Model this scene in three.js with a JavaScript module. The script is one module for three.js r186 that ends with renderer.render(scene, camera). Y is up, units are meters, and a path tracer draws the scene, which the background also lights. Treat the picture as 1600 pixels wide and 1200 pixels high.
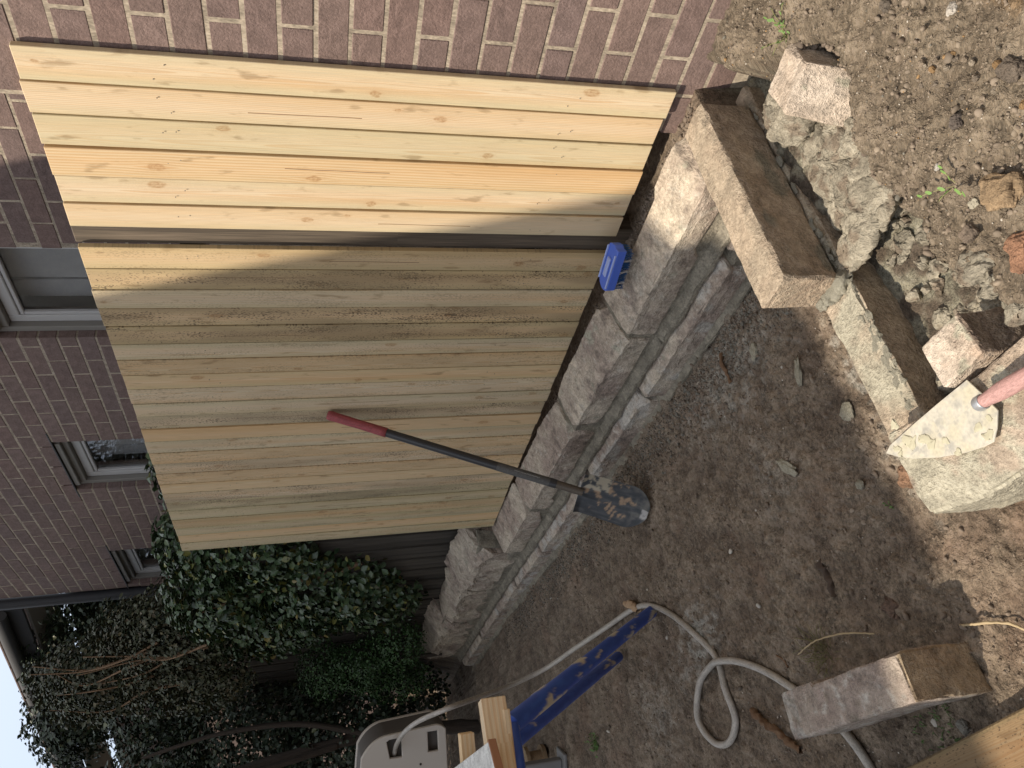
import * as THREE from 'three';
import { mergeGeometries } from 'three/addons/utils/BufferGeometryUtils.js';

// ---------------------------------------------------------------- camera (portrait photograph stored on its side)
const scene = new THREE.Scene();
const FOCAL = 1230.5, PITCH = 15.08 * Math.PI / 180, ROLL = -1.856 * Math.PI / 180, YAW = 34.065 * Math.PI / 180;
const camera = new THREE.PerspectiveCamera(2 * Math.atan(600 / FOCAL) * 180 / Math.PI, 4 / 3, 0.05, 400);
const fwd = new THREE.Vector3(Math.sin(YAW) * Math.cos(PITCH), -Math.sin(PITCH), -Math.cos(YAW) * Math.cos(PITCH));
const rt0 = new THREE.Vector3(Math.cos(YAW), 0, Math.sin(YAW));
const up0 = new THREE.Vector3().crossVectors(rt0, fwd);
const rgt = rt0.clone().multiplyScalar(Math.cos(ROLL)).addScaledVector(up0, Math.sin(ROLL));
const upv = rt0.clone().multiplyScalar(-Math.sin(ROLL)).addScaledVector(up0, Math.cos(ROLL));
const EYE = new THREE.Vector3(0, 1.4, 0);
camera.position.copy(EYE);
camera.quaternion.setFromRotationMatrix(new THREE.Matrix4().makeBasis(upv.clone().negate(), rgt, fwd.clone().negate()));
scene.add(camera);
// a photo pixel (1600 x 1200) gives a direction; the height of the surface it lies on gives the place
function pix(px, py, h) {
  const u = 1200 - py, v = px;
  const d = fwd.clone().addScaledVector(rgt, (u - 600) / FOCAL).addScaledVector(upv, (800 - v) / FOCAL);
  return EYE.clone().addScaledVector(d, (h - 1.4) / d.y);
}

const renderer = new THREE.WebGLRenderer({ antialias: true });
renderer.setSize(1024, 768);
renderer.toneMapping = THREE.LinearToneMapping;
renderer.toneMappingExposure = 1.02;
renderer.shadowMap.enabled = true;

// ---------------------------------------------------------------- noise
function rng(seed) { let s = seed >>> 0; return () => { s = (s + 0x6D2B79F5) >>> 0; let t = s; t = Math.imul(t ^ (t >>> 15), t | 1); t ^= t + Math.imul(t ^ (t >>> 7), t | 61); return ((t ^ (t >>> 14)) >>> 0) / 4294967296; }; }
const PERM = new Uint8Array(512); { const r = rng(7); const a = [...Array(256).keys()]; for (let i = 255; i > 0; i--) { const j = Math.floor(r() * (i + 1)); [a[i], a[j]] = [a[j], a[i]]; } for (let i = 0; i < 512; i++) PERM[i] = a[i & 255]; }
const GX = [1, -1, 1, -1, 1, -1, 1, -1, 0, 0, 0, 0], GY = [1, 1, -1, -1, 0, 0, 0, 0, 1, -1, 1, -1], GZ = [0, 0, 0, 0, 1, 1, -1, -1, 1, 1, -1, -1];
function n3(x, y, z) {
  const X0 = Math.floor(x), Y0 = Math.floor(y), Z0 = Math.floor(z); x -= X0; y -= Y0; z -= Z0;
  const X = X0 & 255, Y = Y0 & 255, Z = Z0 & 255;
  const u = x * x * x * (x * (x * 6 - 15) + 10), v = y * y * y * (y * (y * 6 - 15) + 10), w = z * z * z * (z * (z * 6 - 15) + 10);
  const A = PERM[X] + Y, AA = PERM[A] + Z, AB = PERM[A + 1] + Z, B = PERM[X + 1] + Y, BA = PERM[B] + Z, BB = PERM[B + 1] + Z;
  const g = (h, a, b, c) => { h %= 12; return GX[h] * a + GY[h] * b + GZ[h] * c; };
  const l = (t, a, b) => a + t * (b - a);
  return l(w, l(v, l(u, g(PERM[AA], x, y, z), g(PERM[BA], x - 1, y, z)), l(u, g(PERM[AB], x, y - 1, z), g(PERM[BB], x - 1, y - 1, z))),
    l(v, l(u, g(PERM[AA + 1], x, y, z - 1), g(PERM[BA + 1], x - 1, y, z - 1)), l(u, g(PERM[AB + 1], x, y - 1, z - 1), g(PERM[BB + 1], x - 1, y - 1, z - 1))));
}
function fbm(x, y, z, o = 4) { let a = 0.5, s = 0; for (let i = 0; i < o; i++) { s += a * n3(x, y, z); x *= 2.03; y *= 2.03; z *= 2.03; a *= 0.5; } return s; }
const clamp = (v, a = 0, b = 1) => Math.min(b, Math.max(a, v));
const sst = (a, b, v) => { const t = clamp((v - a) / (b - a)); return t * t * (3 - 2 * t); };
const mix = (a, b, t) => a + (b - a) * t;
const mix3 = (a, b, t) => [mix(a[0], b[0], t), mix(a[1], b[1], t), mix(a[2], b[2], t)];

// ---------------------------------------------------------------- sky and sun
const SUN = new THREE.Vector3(-0.55, 0.82, -0.227).normalize();
{
  const W = 256, H = 128, d = new Float32Array(W * H * 4);
  for (let j = 0; j < H; j++) for (let i = 0; i < W; i++) {
    const el = ((j + 0.5) / H - 0.5) * Math.PI, az = (i + 0.5) / W * 2 * Math.PI;
    const x = Math.cos(el) * Math.cos(az), y = Math.sin(el), z = Math.cos(el) * Math.sin(az);
    const k = Math.max(0, y);
    let c = mix3([0.72, 0.84, 1.02], [0.98, 1.04, 1.14], sst(0.15, 0.75, k));
    const cl = sst(-0.1, 0.45, fbm(x * 2.2 + 3, y * 4 + 1, z * 2.2, 5)) * sst(0, 0.15, y);
    c = mix3(c, [1.5, 1.48, 1.45], 0.8 * cl * sst(0.25, 0.5, y));
    if (y < 0) c = mix3(c, [0.3, 0.28, 0.25], sst(0, -0.1, y));
    const o = (j * W + i) * 4; d[o] = c[0]; d[o + 1] = c[1]; d[o + 2] = c[2]; d[o + 3] = 1;
  }
  const t = new THREE.DataTexture(d, W, H, THREE.RGBAFormat, THREE.FloatType);
  t.mapping = THREE.EquirectangularReflectionMapping; t.magFilter = THREE.LinearFilter; t.minFilter = THREE.LinearFilter; t.needsUpdate = true;
  scene.background = t; scene.environment = t;
  scene.backgroundIntensity = 1.0; scene.environmentIntensity = 1.0;
}
const sun = new THREE.DirectionalLight(0xfff0da, 5.0);
sun.position.copy(SUN).multiplyScalar(30).add(new THREE.Vector3(1.5, 0, -2)); sun.target.position.set(1.5, 0, -2);
sun.castShadow = true; sun.shadow.mapSize.set(4096, 4096);
Object.assign(sun.shadow.camera, { left: -12, right: 12, top: 12, bottom: -12, near: 1, far: 60 });
scene.add(sun, sun.target);

// ---------------------------------------------------------------- textures
function tex(w, h, fn, srgb = true) {
  const d = new Uint8Array(w * h * 4);
  for (let j = 0; j < h; j++) for (let i = 0; i < w; i++) { const c = fn(i, j); const o = (j * w + i) * 4; d[o] = clamp(c[0], 0, 255); d[o + 1] = clamp(c[1], 0, 255); d[o + 2] = clamp(c[2], 0, 255); d[o + 3] = 255; }
  const t = new THREE.DataTexture(d, w, h, THREE.RGBAFormat);
  t.wrapS = t.wrapT = THREE.RepeatWrapping; t.magFilter = THREE.LinearFilter; t.minFilter = THREE.LinearMipmapLinearFilter; t.generateMipmaps = true; t.anisotropy = 8;
  if (srgb) t.colorSpace = THREE.SRGBColorSpace; t.needsUpdate = true; return t;
}
// tileable noise field: noise over a torus-like blend
function tileField(n, freq, oct, seed) {
  const f = new Float32Array(n * n);
  for (let j = 0; j < n; j++) for (let i = 0; i < n; i++) {
    const u = i / n, v = j / n, bu = sst(0.8, 1, u), bv = sst(0.8, 1, v);
    const s = (a, b) => fbm(a * freq, b * freq, seed, oct);
    let x = s(u, v); if (bu > 0) x = mix(x, s(u - 1, v), bu);
    if (bv > 0) { let y = s(u, v - 1); if (bu > 0) y = mix(y, s(u - 1, v - 1), bu); x = mix(x, y, bv); }
    f[j * n + i] = x;
  }
  return f;
}
const N = 512;
const fA = tileField(N, 8, 5, 1.3), fB = tileField(N, 40, 4, 5.7), fC = tileField(N, 120, 2, 9.1);
const gritMap = tex(N, N, (i, j) => { const k = j * N + i; const v = 228 + 62 * fA[k] + 66 * fB[k] + 80 * fC[k]; return [v, v * 0.992, v * 0.98]; });
const gritBump = tex(N, N, (i, j) => { const k = j * N + i; const v = 128 + 120 * fA[k] + 130 * fB[k] + 80 * fC[k]; return [v, v, v]; }, false);
const soilMap = (() => {
  const r = rng(91); const sp = new Float32Array(N * N);
  for (let q = 0; q < 2600; q++) { const cx = r() * N, cy = r() * N, R = 0.6 + 2.4 * r() * r(), v = (r() < 0.6 ? 1 : -1) * (0.2 + 0.8 * r()); for (let a = -3; a <= 3; a++) for (let b = -3; b <= 3; b++) if (a * a + b * b <= R * R) sp[((Math.floor(cy) + b + N) % N) * N + (Math.floor(cx) + a + N) % N] = v; }
  return tex(N, N, (i, j) => { const k = j * N + i; const v = 224 + 84 * fA[k] + 110 * fB[k] + 96 * fC[k] + 46 * sp[k]; const w = fB[(k * 7) % (N * N)] * 16; return [v + w, v - 1, v - 6 - w]; });
})();
const brickMap = (() => {
  const r = rng(17); const sp = new Float32Array(N * N);
  for (let q = 0; q < 3000; q++) { const cx = Math.floor(r() * N), cy = Math.floor(r() * N), L = 1 + Math.floor(r() * 3), v = r() < 0.72 ? -1 : 0.6; for (let a = 0; a < L; a++) sp[((cy + (r() < 0.4 ? 1 : 0) + N) % N) * N + (cx + a) % N] = v; }
  return tex(N, N, (i, j) => { const k = j * N + i; const v = 230 + 44 * fA[k] + 46 * fB[k] + 50 * fC[k] + 70 * sp[k]; return [v + 2, v, v - 1]; });
})();
// pine palings: each texture holds four 0.1 m wide strips, 1.72 m long
function woodTex(seed, dirty) {
  const W = 512, H = 2048, r = rng(seed);
  const strips = [0, 1, 2, 3].map(s => ({
    knots: [...Array(1 + Math.floor(r() * 3))].map(() => [0.012 + r() * 0.076, r() * 1.72, 0.004 + r() * 0.008]),
    cath: r() < 0.45, uc: 0.02 + r() * 0.06, a: 260 + r() * 400, b: 2 + r() * 3, dens: 90 + r() * 90, off: r() * 50,
    tone: r(), greenL: r(), greenR: r(), mould: dirty * (0.25 + r()), split: r() < 0.35 ? [r() * 0.1, r() * 1.4] : null,
  }));
  return tex(W, H, (i, j) => {
    const s = strips[i >> 7], u = ((i & 127) + 0.5) / 128 * 0.1, v = (j + 0.5) / H * 1.72, o = s.off;
    let ku = 0, kdark = 0, kring = 0;
    for (const [a, b, R] of s.knots) {
      const wob = 0.004 * fbm(u * 70 + b, v * 40, a * 90, 2), du = u - a + wob, dv = (v - b) * (0.45 + 3 * a) + wob, d = Math.hypot(du, dv);
      if (d < 0.09) { ku += (du > 0 ? 1 : -1) * 0.011 * Math.exp(-Math.pow(d / (R * 3.2), 1.4)); kdark = Math.max(kdark, 1 - sst(R * 0.55, R * 1.05, d)); kring = Math.max(kring, Math.exp(-Math.pow((d - R) / (R * 0.35), 2)) * 0.9, 0.35 * Math.exp(-d / (R * 2))); }
    }
    const w = 0.010 * fbm(u * 6 + o, v * 1.1, o, 3);
    const uu = u - ku + w;
    const R = s.cath ? s.a * 14 * (uu - s.uc) * (uu - s.uc) + v * s.b * 1.2 + 1.5 * fbm(u * 10, v * 1.3, o + 4, 2) : uu * s.dens + 1.2 * fbm(u * 8, v * 0.9, o + 9, 2);
    const ph = R - Math.floor(R); const late = 1.1 * sst(0.3, 0.92, ph) * (1 - sst(0.94, 1, ph));
    const fib = fbm(u * 900, v * 9, o, 2), fib2 = fbm(u * 260, v * 4, o + 3, 3);
    let c = mix3([231, 217, 190], [216, 188, 152], clamp(0.05 + 0.95 * late * (0.45 + 0.55 * s.tone) + 0.5 * fib2));
    const heart = sst(-0.1, 0.5, fbm(u * 14 + o, v * 0.5, o + 20, 2) + 0.15 * (s.tone - 0.5)); c = mix3(c, [212, 172, 122], 0.55 * heart);
    const ge = Math.max(s.greenL * sst(0.045, 0, u), s.greenR * sst(0.055, 0.1, u)); c = mix3(c, [204, 198, 162], 0.6 * ge);
    c = c.map(q => q * (1 + 0.13 * fib + 0.08 * fib2));
    c = mix3(c, [158, 114, 72], clamp(0.34 * kdark * (0.7 + 1.6 * fbm(u * 260, v * 160, o, 2)) + 0.55 * kring * (0.7 + 1.5 * fbm(u * 120, v * 60, o + 2, 2))));
    if (s.split) { const d = Math.abs(u - s.split[0] - 0.006 * fbm(v * 3, o, 1, 2)); if (v > s.split[1] && v < s.split[1] + 0.3) c = mix3(c, [95, 66, 40], 0.8 * (1 - sst(0.0006, 0.0016, d))); }
    if (s.mould > 0) {
      const m = 1.15 * fbm(u * 250 + o, v * 120, o + 31, 3) + 0.75 * fbm(u * 22, v * 3.2, o + 40, 3);
      c = mix3(c, [72, 62, 52], clamp(s.mould) * 0.75 * sst(0.14, 0.40, m)); c = mix3(c, [158, 146, 122], 0.6 * clamp(s.mould) * sst(-0.1, 0.4, fbm(u * 9, v * 1.6, o + 50, 3) + 0.1));
    }
    const dirt = fbm(u * 30 + o, v * 9, o + 60, 4); c = mix3(c, [128, 105, 76], 0.35 * sst(0.2, 0.42, dirt));
    const ns = fbm(u * 700, v * 300, o + 70, 1); return c.map(q => q + 10 * ns);
  });
}
const woodA = woodTex(11, 0), woodB = woodTex(23, 0.25), woodC = woodTex(37, 1.0);
const woodGrey = tex(256, 1024, (i, j) => { const u = i / 256 * 0.2, v = j / 1024 * 1.7; const a = fbm(u * 300, v * 5, 3, 3), b = fbm(u * 30, v * 2, 8, 4); const q = 88 + 40 * a + 46 * b; return [q * 1.06, q, q * 0.92]; });
const woodBump = tex(512, 512, (i, j) => { const u = i / 512, v = j / 512; const q = 128 + 90 * fbm(u * 90, v * 6, 2, 3) + 40 * fbm(u * 300, v * 40, 5, 1); return [q, q, q]; }, false);

function mat(o) { return new THREE.MeshStandardMaterial({ roughness: 0.9, metalness: 0, ...o }); }
const lin = (r, g, b) => new THREE.Color().setRGB(r, g, b);
function rep(t, x, y) { const c = t.clone(); c.repeat.set(x, y); c.needsUpdate = true; return c; }

// ---------------------------------------------------------------- helpers
const used = {};
function numbered(n) { if (used[n] === undefined) { used[n] = 0; return n; } used[n]++; return n + '_' + String(used[n]).padStart(3, '0'); }
function shadows(o) { o.castShadow = true; o.receiveShadow = true; return o; }
function mesh(name, geo, m, parent) { const o = shadows(new THREE.Mesh(geo, m)); o.name = name; parent.add(o); return o; }
function thing(name, label, category, pos = [0, 0, 0], turn = 0, group) {
  const g = new THREE.Group(); g.name = numbered(name); g.position.set(...pos); g.rotation.y = turn; g.userData = { label, category }; if (group) g.userData.group = group; scene.add(g); return g;
}
function single(name, geo, m, label, category, group) { const o = shadows(new THREE.Mesh(geo, m)); o.name = numbered(name); o.userData = { label, category }; if (group) o.userData.group = group; scene.add(o); return o; }
// chamfered box with uv in metres (box projection)
function cbox(w, h, d, c = 0.002, uo = 0, vo = 0) {
  const hx = w / 2, hy = h / 2, hz = d / 2; const P = [], T = [];
  const quad = (a, b, cc, dd, n) => { const e1 = [b[0] - a[0], b[1] - a[1], b[2] - a[2]], e2 = [cc[0] - a[0], cc[1] - a[1], cc[2] - a[2]]; const cr = [e1[1] * e2[2] - e1[2] * e2[1], e1[2] * e2[0] - e1[0] * e2[2], e1[0] * e2[1] - e1[1] * e2[0]]; if (cr[0] * n[0] + cr[1] * n[1] + cr[2] * n[2] < 0) [b, dd] = [dd, b]; T.push([a, b, cc, n], [a, cc, dd, n]); };
  const S = [-1, 1];
  for (const s of S) {
    quad([s * hx, -hy + c, -hz + c], [s * hx, hy - c, -hz + c], [s * hx, hy - c, hz - c], [s * hx, -hy + c, hz - c], [s, 0, 0]);
    quad([-hx + c, s * hy, -hz + c], [hx - c, s * hy, -hz + c], [hx - c, s * hy, hz - c], [-hx + c, s * hy, hz - c], [0, s, 0]);
    quad([-hx + c, -hy + c, s * hz], [hx - c, -hy + c, s * hz], [hx - c, hy - c, s * hz], [-hx + c, hy - c, s * hz], [0, 0, s]);
    for (const t of S) {
      quad([s * hx, t * (hy - c), -hz + c], [s * hx, t * (hy - c), hz - c], [s * (hx - c), t * hy, hz - c], [s * (hx - c), t * hy, -hz + c], [s, t, 0]);
      quad([s * hx, -hy + c, t * (hz - c)], [s * hx, hy - c, t * (hz - c)], [s * (hx - c), hy - c, t * hz], [s * (hx - c), -hy + c, t * hz], [s, 0, t]);
      quad([-hx + c, s * hy, t * (hz - c)], [hx - c, s * hy, t * (hz - c)], [hx - c, s * (hy - c), t * hz], [-hx + c, s * (hy - c), t * hz], [0, s, t]);
      for (const q of S) { let a = [s * hx, t * (hy - c), q * (hz - c)], b = [s * (hx - c), t * hy, q * (hz - c)], e = [s * (hx - c), t * (hy - c), q * hz]; if (s * t * q < 0) [b, e] = [e, b]; T.push([a, b, e, [s, t, q]]); }
    }
  }
  const pos = [], nor = [], uv = [];
  for (const [a, b, e, n] of T) { const L = Math.hypot(...n); for (const p of [a, b, e]) { pos.push(...p); nor.push(n[0] / L, n[1] / L, n[2] / L); if (Math.abs(n[0]) >= 0.9 || (n[0] && Math.abs(n[1]) < 2 && n[0] !== 0)) uv.push(p[2] + uo, p[1] + vo); else if (n[2]) uv.push(p[0] + uo, p[1] + vo); else uv.push(p[2] + uo, p[0] + vo); } }
  const g = new THREE.BufferGeometry(); g.setAttribute('position', new THREE.Float32BufferAttribute(pos, 3)); g.setAttribute('normal', new THREE.Float32BufferAttribute(nor, 3)); g.setAttribute('uv', new THREE.Float32BufferAttribute(uv, 2)); return g;
}
const at = (g, x, y, z) => g.translate(x, y, z);
function smoothNormals(g) {
  const p = g.attributes.position, idx = g.index, n = new Map(); const key = i => Math.round(p.getX(i) * 2e4) + '_' + Math.round(p.getY(i) * 2e4) + '_' + Math.round(p.getZ(i) * 2e4);
  const keys = new Array(p.count); for (let i = 0; i < p.count; i++) keys[i] = key(i);
  const a = new THREE.Vector3(), b = new THREE.Vector3(), c = new THREE.Vector3(); const cnt = idx ? idx.count : p.count;
  for (let i = 0; i < cnt; i += 3) {
    const I = idx ? [idx.getX(i), idx.getX(i + 1), idx.getX(i + 2)] : [i, i + 1, i + 2];
    a.fromBufferAttribute(p, I[0]); b.fromBufferAttribute(p, I[1]).sub(a); c.fromBufferAttribute(p, I[2]).sub(a); b.cross(c);
    for (const k of I) { let v = n.get(keys[k]); if (!v) n.set(keys[k], v = [0, 0, 0]); v[0] += b.x; v[1] += b.y; v[2] += b.z; }
  }
  const o = new Float32Array(p.count * 3); for (let i = 0; i < p.count; i++) { const v = n.get(keys[i]), L = Math.hypot(...v) || 1; o[i * 3] = v[0] / L; o[i * 3 + 1] = v[1] / L; o[i * 3 + 2] = v[2] / L; }
  g.setAttribute('normal', new THREE.BufferAttribute(o, 3)); return g;
}
function creased(gi, cosLim) {
  const g = gi.toNonIndexed(), p = g.attributes.position, F = p.count / 3, fn = new Float32Array(F * 3), m = new Map(), keys = new Array(p.count);
  const a = new THREE.Vector3(), b = new THREE.Vector3(), c = new THREE.Vector3();
  for (let f = 0; f < F; f++) { a.fromBufferAttribute(p, f * 3); b.fromBufferAttribute(p, f * 3 + 1).sub(a); c.fromBufferAttribute(p, f * 3 + 2).sub(a); b.cross(c); const L = b.length() || 1; fn[f * 3] = b.x / L; fn[f * 3 + 1] = b.y / L; fn[f * 3 + 2] = b.z / L;
    for (let k = 0; k < 3; k++) { const i = f * 3 + k, q = Math.round(p.getX(i) * 2e4) * 73856093 + Math.round(p.getY(i) * 2e4) * 19349663 + Math.round(p.getZ(i) * 2e4) * 83492791; keys[i] = q; const l = m.get(q); if (l) l.push(f); else m.set(q, [f]); } }
  const o = new Float32Array(p.count * 3);
  for (let i = 0; i < p.count; i++) { const f = Math.floor(i / 3) * 3, nx = fn[f], ny = fn[f + 1], nz = fn[f + 2]; let x = 0, y = 0, z = 0; for (const q of m.get(keys[i])) { const X = fn[q * 3], Y = fn[q * 3 + 1], Z = fn[q * 3 + 2]; if (X * nx + Y * ny + Z * nz > cosLim) { x += X; y += Y; z += Z; } } const L = Math.hypot(x, y, z) || 1; o[i * 3] = x / L; o[i * 3 + 1] = y / L; o[i * 3 + 2] = z / L; }
  g.setAttribute('normal', new THREE.BufferAttribute(o, 3)); return g;
}
// rough stone: rounded, chipped box; col(p, n, s) paints what the stone is made of and coated with, and shade on one block
function stoneGeo(sx, sy, sz, { seed = 1, r = 0.012, amp = 0.006, step = 0.012, freq = 9, shape, col, facet = 0.5, chips = 0, cut = 0.012 }) {
  const rc = rng(seed * 131 + 7), planes = [];
  for (let i = 0; i < chips; i++) { // a plane that knocks off part of an edge or a corner
    const ax = Math.floor(rc() * 3), sg = () => rc() < 0.5 ? -1 : 1; const n = [sg() * (0.35 + rc()), sg() * (0.35 + rc()), sg() * (0.35 + rc())]; if (rc() < 0.8) n[ax] *= 0.12; const L = Math.hypot(...n); n.forEach((q, k) => n[k] = q / L);
    const half = [sx / 2, sy / 2, sz / 2]; let sup = 0; for (let k = 0; k < 3; k++) sup += Math.abs(n[k]) * half[k]; const long = Math.max(sx, sy, sz);
    planes.push([n, sup - cut * (0.4 + rc()), (rc() - 0.5) * long, 0.06 + 0.16 * rc(), ax]);
  }
  const g = new THREE.BoxGeometry(sx, sy, sz, Math.ceil(sx / step), Math.ceil(sy / step), Math.ceil(sz / step));
  const p = g.attributes.position, nn = g.attributes.normal, uv = g.attributes.uv, C = new Float32Array(p.count * 3);
  const v = new THREE.Vector3(), q = new THREE.Vector3(), d = new THREE.Vector3();
  for (let i = 0; i < p.count; i++) {
    v.fromBufferAttribute(p, i);
    q.set(clamp(v.x, -sx / 2 + r, sx / 2 - r), clamp(v.y, -sy / 2 + r, sy / 2 - r), clamp(v.z, -sz / 2 + r, sz / 2 - r));
    d.copy(v).sub(q).normalize(); v.copy(q).addScaledVector(d, r);
    const X = v.x * freq + seed * 7.3, Y = v.y * freq + seed * 3.1, Z = v.z * freq + seed * 5.7;
    const rough = fbm(X, Y, Z, 4), fac = Math.abs(n3(X * 0.8, Y * 0.8, Z * 0.8)) , fine = fbm(X * 7, Y * 7, Z * 7, 3);
    const edge = 1 - Math.max(Math.abs(d.x), Math.abs(d.y), Math.abs(d.z));
    v.addScaledVector(d, amp * (1.6 * rough - facet * 1.4 * fac + 0.35 * fine) - amp * 2.2 * edge * Math.max(0, 0.4 + 2 * n3(X * 1.7, Y * 1.7, Z * 1.7)));
    const ax = nn.getX(i), ay = nn.getY(i); uv.setXY(i, (Math.abs(ax) > 0.5 ? v.z : v.x) + seed * 0.37, (Math.abs(ay) > 0.5 ? v.z : v.y) + seed * 0.21);
    for (const [n, dd, cz, wd] of planes) { const lz = sz >= sx ? v.z : v.x; const k = v.x * n[0] + v.y * n[1] + v.z * n[2] - dd - Math.max(0, Math.abs(lz - cz) - wd) * 0.5; if (k > 0) { v.x -= n[0] * k; v.y -= n[1] * k; v.z -= n[2] * k; } }
    if (shape) shape(v, d);
    p.setXYZ(i, v.x, v.y, v.z);
    const c = col ? col(v, d, seed, rough, fine) : [0.4, 0.36, 0.3]; C[i * 3] = c[0]; C[i * 3 + 1] = c[1]; C[i * 3 + 2] = c[2];
  }
  g.setAttribute('color', new THREE.BufferAttribute(C, 3)); return creased(g, 0.88);
}
const stoneMat = mat({ vertexColors: true, map: rep(gritMap, 3, 3), bumpMap: rep(gritBump, 3, 3), bumpScale: 0.006, roughness: 0.95 });
const CEMENT = [0.46, 0.44, 0.36], CEM_GREY = [0.27, 0.26, 0.215];
function sandstone(tint = 0, cement = 0.3, dark = 0) {
  return (p, n, s, rough, fine) => {
    const a = fbm(p.x * 5 + s * 3, p.y * 5 + s, p.z * 5 - s, 4), b = fbm(p.x * 22 + s, p.y * 22, p.z * 22 + s, 3), k = fbm(p.x * 11 + s * 9, p.y * 11 + 3, p.z * 11, 4);
    let c = mix3([0.64, 0.565, 0.465], [0.42, 0.34, 0.29], clamp(0.5 + 1.9 * a + tint));
    c = mix3(c, [0.60, 0.57, 0.51], 0.6 * sst(0.12, 0.42, b + 0.4 * fine)); c = mix3(c, [0.16, 0.13, 0.115], (0.5 + dark) * sst(0.14, 0.40, -b + 0.3 * a + dark * 0.3));
    c = mix3(c, CEMENT, sst(0.34 - cement, 0.44 - cement, k + 0.25 * b)); return c.map(q => q * (1 + 0.5 * fine));
  };
}

// ---------------------------------------------------------------- ground: one sheet, lower yard, cut trench and the upper bed
const IN = [[-0.9, 1.76], [-1.34, 1.767], [-2.07, 1.792], [-2.8, 1.825], [-3.6, 1.852], [-4.35, 1.90], [-5.2, 1.955], [-6.0, 1.99], [-8, 2.06]];
function inner(z) { for (let i = 0; i < IN.length - 1; i++) if (z <= IN[i][0] && z >= IN[i + 1][0]) { const t = (z - IN[i][0]) / (IN[i + 1][0] - IN[i][0]); return mix(IN[i][1], IN[i + 1][1], t); } return z > IN[0][0] ? IN[0][1] : IN[IN.length - 1][1]; }
const BANK = [[0.5, -0.75], [0.64, -0.805], [0.68, -0.84], [0.74, -0.875], [0.79, -0.905], [0.87, -0.9], [0.97, -0.9], [1.09, -0.922], [1.2, -0.93], [1.26, -0.895], [1.31, -0.86], [1.42, -0.83], [1.5, -0.88], [1.56, -0.93], [1.64, -1.02], [1.70, -1.09], [1.9, -1.2], [3, -1.3]];
function bankZ(x) { for (let i = 0; i < BANK.length - 1; i++) if (x >= BANK[i][0] && x <= BANK[i + 1][0]) return mix(BANK[i][1], BANK[i + 1][1], (x - BANK[i][0]) / (BANK[i + 1][0] - BANK[i][0])); return x < BANK[0][0] ? 9 : -1.3; }
function groundInfo(x, z) {
  const far = sst(6, 12, Math.hypot(x - 1, z + 2));
  const a = fbm(x * 2.1, 0.3, z * 2.1, 3), b = fbm(x * 9, 1.3, z * 9, 4), c = fbm(x * 34, 2.3, z * 34, 4);
  const crk = Math.pow(1 - Math.abs(n3(x * 17, 6.1, z * 17)), 6) * sst(-0.1, 0.25, a + b); let h = (0.028 * a + 0.022 * b + 0.014 * c - 0.007 * crk + 0.009 * Math.abs(n3(x * 41 + 2 * b, 8, z * 41)) * (0.4 + sst(-0.2, 0.3, a + b)) + 0.007 * Math.abs(n3(x * 88, 9, z * 88)) + 0.004 * n3(x * 150, 10, z * 150) - 0.004) * (1 - 0.7 * far);
  h -= 0.012 * sst(0.18, 0.4, fbm(x * 6 + 9, 7.7, z * 6, 3));           // scuffs and boot marks
  const zone = { up: 0, trench: 0, back: 0 };
  const bz = bankZ(x) + 0.028 * fbm(x * 14, 3, 0.4, 3) + 0.012 * fbm(x * 60, 5, z * 60, 2);
  // bank behind the retaining wall, under the fence
  const bk = sst(inner(z) - 0.085, inner(z) - 0.02, x) * sst(-1.19, -1.26, z); if (bk > 0) { const hb = 0.245 + 0.014 * b + 0.012 * c + (z < -4.33 ? 0.12 : 0); h = mix(h, hb, bk); zone.back = bk; }
  if (z > -1.27) {
    const tr = sst(0.655, 0.675, x) * sst(-1.262, -1.24, z);
    if (tr > 0) { const f = 0.035 + 0.10 * sst(1.0, 1.45, x) + 0.02 * b + 0.012 * c - 0.05 * sst(1.62, 1.72, x); h = mix(h, f, tr); zone.trench = tr; }
    const lump = 0.024 * b + 0.016 * c + 0.012 * Math.abs(n3(x * 38 + 2 * b, 12, z * 38)) + 0.009 * Math.abs(n3(x * 80, 13, z * 80)) * (0.5 + sst(0, 0.3, b)) + 0.004 * n3(x * 150, 14, z * 150) - 0.008 * Math.pow(1 - Math.abs(n3(x * 15, 6.1, z * 15)), 8); const up = sst(-0.012, 0.03, z - bz + 0.02 * c) * sst(0.5, 0.53, x);
    if (up > 0) { const hu = 0.262 + 0.014 * a + lump * 0.8 - 0.012 * sst(0.12, 0, z - bz); h = mix(h, hu, up); zone.up = up; }
  }
  return [h, a, b, c, zone];
}
const groundY = (x, z) => groundInfo(x, z)[0];
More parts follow.
